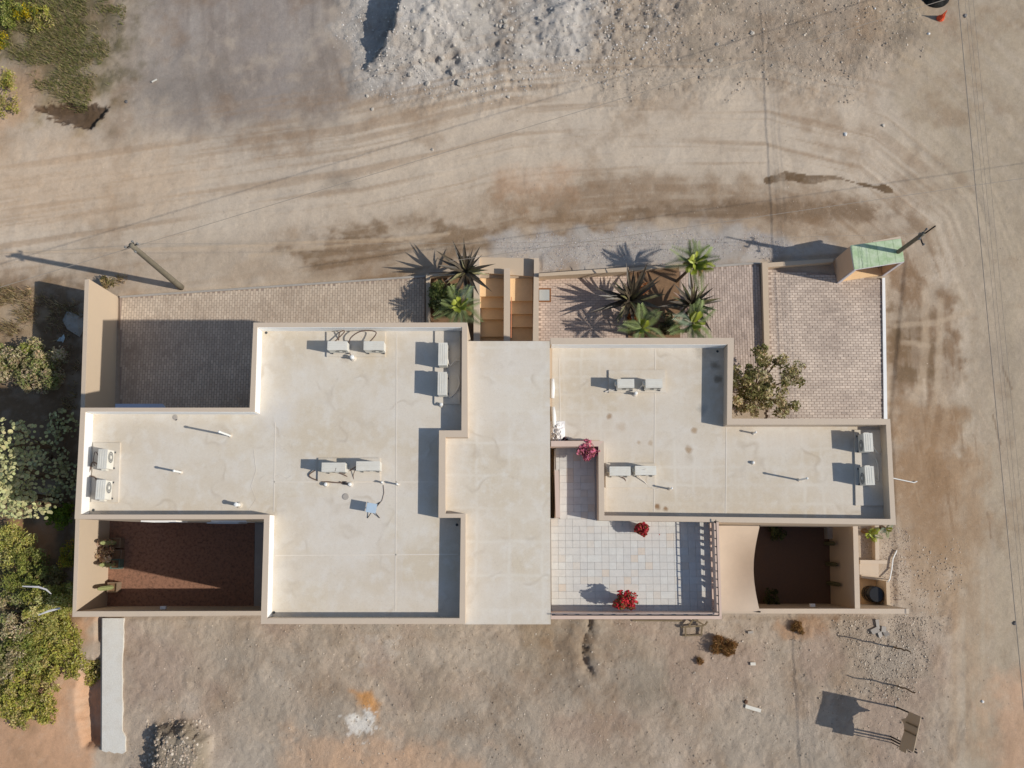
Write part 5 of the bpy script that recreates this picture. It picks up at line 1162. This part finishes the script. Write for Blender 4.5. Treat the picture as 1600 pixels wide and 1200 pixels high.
for x, y in ((1370, 975), (1380, 983), (1366, 985), (1384, 990), (1374, 991)):
    q = P(x, y, 0); z = gh(q[0], q[1]); o = obj('broken_slab', MB().box((q[0], q[1], z+.06), (random.uniform(.15, .42), random.uniform(.12, .3), .04), M=Matrix.Rotation(random.random()*3, 3, 'Z')@Matrix.Rotation(random.uniform(-.5, .5), 3, 'X')).g(), CONC, label='broken white slab piece in the pile beside the garden wall end', cat='slab', group='broken white slabs')

# ------------------------------------------------------------------ odds and ends
# retaining wall
rw = empty('retaining_wall', P(178, 1070, 0), 'broad whitewashed retaining wall top beside the dark pit', 'wall')
edge_r = [(193+random.uniform(-.7, .7)-(2 if 1010 < y < 1150 else 0)+(3 if y > 1150 else 0), y) for y in range(966, 1180, 11)]
obj('wall', prism(PP([(160, 966)]+edge_r+[(191, 1178), (183, 1176), (179, 1177.5), (171, 1174), (166, 1175.5), (159, 1173)], .10), -1.2, .10), mat('whitewash', (222, 218, 208), .9, .14, 2.5, 26, .6, .015, c2=(200, 194, 182)), rw)
obj('kerb_strip', prism(PP([(158.3, 966), (161.5, 966), (160.5, 1172), (157.5, 1172)], .0), -1.2, .03), STUCCO, rw)
pp = [P(150, 967, -.1), P(150, 998, -.1)]; obj('pit_frame', MB().tube(pp, .03, 6).g(), INWHITE, rw)
# signboard
def sign():
    b1, b2 = Vector(P(1402, 1105.5, 0)), Vector(P(1392, 1151, 0)); h = 2.3; t = empty('signboard', (b1+b2)/2, 'old brown wooden signboard on thin posts, seen from behind on the lot', 'sign')
    RU = mat('sign_rust', (196, 172, 142), .8, .15, 6, 40, .2, .004, c2=(176, 160, 138))
    for b in (b1, b2, b2+Vector((.02, -.12, 0))):
        obj('post', MB().tube([b-Vector((0, 0, .3)), b+Vector((.02, 0, h))], .035, 8).g(), METAL_D, t)
    d = (b1-b2).normalized(); L = (b1-b2).length; n_ = Vector((-d.y, d.x, 0)); ctr = (b1+b2)/2
    # panel outline in (along, height): square head with stepped foot and a pointed bracket
    out = [(-L/2-.12, h+.02), (L/2+.05, h+.02), (L/2+.05, 1.25), (L/2-.10, 1.22), (L/2-.25, 1.1), (.25, .72), (.1, 1.05), (-.12, 1.22), (-L/2+.05, 1.1), (-L/2-.3, 1.1), (-L/2-.3, 1.75), (-L/2-.12, 1.75)]
    v = [ctr+d*a+Vector((0, 0, z))+n_*s_ for s_ in (.045, .075) for a, z in out]; k = len(out)
    f = [tuple(range(k))[::-1], tuple(range(k, 2*k))]+[(i, (i+1) % k, k+(i+1) % k, k+i) for i in range(k)]
    obj('panel', (v, f), RU, t)
    for a in (-.1, .22): obj('batten', MB().box(ctr+d*a+n_*.095+Vector((0, 0, 1.75)), (.05, .04, 1.0), M=Matrix((d, n_, Vector((0, 0, 1)))).transposed()).g(), WOOD, t)
    p3 = Vector(P(1391, 1156, 0)); obj('brace', MB().tube([p3+Vector((.02, -.1, -.2)), p3+Vector((.08, -.1, 1.75))], .022, 6).g(), METAL_D, t)
sign()
def stick(px, py, h, kinks, label):
    b = Vector(P(px, py, 0)); pts = [b-Vector((0, 0, .2))]; t = empty('fence_stick', b, label, 'post', 'crooked sticks on the lot')
    for i in range(1, 8): pts.append(b+Vector((random.uniform(-1, 1)*kinks, random.uniform(-1, 1)*kinks, h*i/7)))
    obj('shaft', MB().tube(pts, [.038-.002*i for i in range(8)], 6).g(), STEM, t)
    obj('twig', MB().tube([pts[4], pts[4]+Vector((.12, .05, .2))], [.014, .006], 5).g(), STEM, t)
stick(1396, 1010, 1.75, .05, 'crooked upright stick near the broken white slabs'); stick(1402, 1072, 1.65, .04, 'crooked upright stick between the slabs and the signboard')
# timber frame near terrace
def timber():
    t = empty('timber_frame', P(1082, 985, 0), 'broken timber frame lying on the lot below the terrace parapet', 'timber')
    def beam(a, b, w_=.07, z=.08, z2=None):
        p, q = Vector(P(*a, 0)), Vector(P(*b, 0)); p.z = gh(p.x, p.y)+z; q.z = gh(q.x, q.y)+(z2 or z); obj('beam', MB().tube([p, q], w_*.6, 4).g(), WOOD, t)
    for a, b, z in (((1066, 979), (1098, 977), .2), ((1066, 993), (1096, 992), .08), ((1070, 980), (1070, 993), .12), ((1096, 978), (1095, 992), .12), ((1074, 977), (1082, 967), .25), ((1082, 967), (1099, 976), .3), ((1099, 976), (1103, 970), .3), ((1063, 980), (1066, 979), .1)):
        beam(a, b, .07, z)
timber()
p, q = Vector(P(988, 969.5, .06)), Vector(P(1066, 970, .06)); obj('long_plank', MB().tube([p, p.lerp(q, .5), q], .04, 4).g(), WOOD, label='long thin plank lying along the foot of the terrace wall', cat='plank')
def plank(px, py, px2, py2, w_, label, m, cat='plank'):
    a, b = Vector(P(px, py, 0)), Vector(P(px2, py2, 0)); z = max(gh(a.x, a.y), gh(b.x, b.y))+.05; c = (a+b)/2; c.z = z; d = b-a
    obj('plank', MB().box(c, (d.length, w_, .05), rz=math.atan2(d.y, d.x)).g(), m, label=label, cat=cat)
plank(1164, 1103, 1188, 1110, .14, 'white plank lying on the open lot', WHITE)
plank(1168, 988, 1176, 987, .10, 'small pale board near the round brown bush', CONC); plank(1172, 1037, 1180, 1037, .12, 'short white board on the lot past the round brown bush', WHITE)
rock(1165, 1096, .2, 'brown lump touching the end of the white plank', None, mat('brown_rock', (98, 74, 58), .95, .1, 6, 40, .3, .01))
plank(238, 129, 246, 125, .05, 'thin white stick on the grey lane', WHITE)
for pts, lb in (([(35, 916), (60, 917), (72, 921), (80, 928)], 'silver bare branch lying on top of the thicket'), ([(60, 961), (75, 955), (94, 950)], 'pale silver board lying in the thicket near the wall corner')):
    obj('bare_branch', MB().tube([P(x, y, 1.75) for x, y in pts], [.025, .045, .04, .02][:len(pts)], 5).g(), mat('silver_wood', (206, 202, 200), .7, .1, 6, 40, 0), label=lb, cat='branch')
q = P(97, 528, .3); obj('white_scrap', leaves(np.array([(q[0], q[1], gh(q[0], q[1])+.25), (q[0]-.12, q[1]-.03, gh(q[0], q[1])+.22)]), .16, cvar((206, 220, 222), 2, .02, .01), 3, 1.8), LEAF, label='white scrap caught in the weeds in wall shadow', cat='scrap')
q = P(114, 505, 0); inst('boulder', bould[2], None, (q[0], q[1], -.02), (0, 0, .9), (.9, 1.6, .5), label='large flat grey rock in the shadow of the tall garden wall', cat='rock')
# orange rag; dark heap stands in for the cast shadow of something unseen
def rag(px, py, s_, h, col, label, cat, rough=.9, n=10):
    q = P(px, py, 0); z = gh(q[0], q[1]); v = []; f = []
    for j in range(n+1):
        for i in range(n+1):
            u, w_ = i/n*2-1, j/n*2-1; r = math.hypot(u, w_); k = 1/max(1, r*1.1); v.append((q[0]+u*s_*k, q[1]+w_*s_*.9*k, z-.02+max(0, 1-r)*h*(.4+1.2*random.random())+.03))
    for j in range(n):
        for i in range(n): k = j*(n+1)+i; f.append((k, k+1, k+n+2, k+n+1))
    obj(cat if cat != 'cloth' else 'crumpled_cloth', (v, f), mat('cloth_'+label[:6].strip().replace(' ', '_'), col, rough, .1, 6, 40, .2, .01), label=label, cat=cat)
rag(1469, 29, .2, .5, (226, 96, 60), 'crumpled orange plastic scrap on the stony sand', 'cloth')
rag(1462, -6, .75, .5, (30, 30, 26), 'dark tarpaulin heap at the far end of the stony sand', 'shadow_heap')
print('DONE')
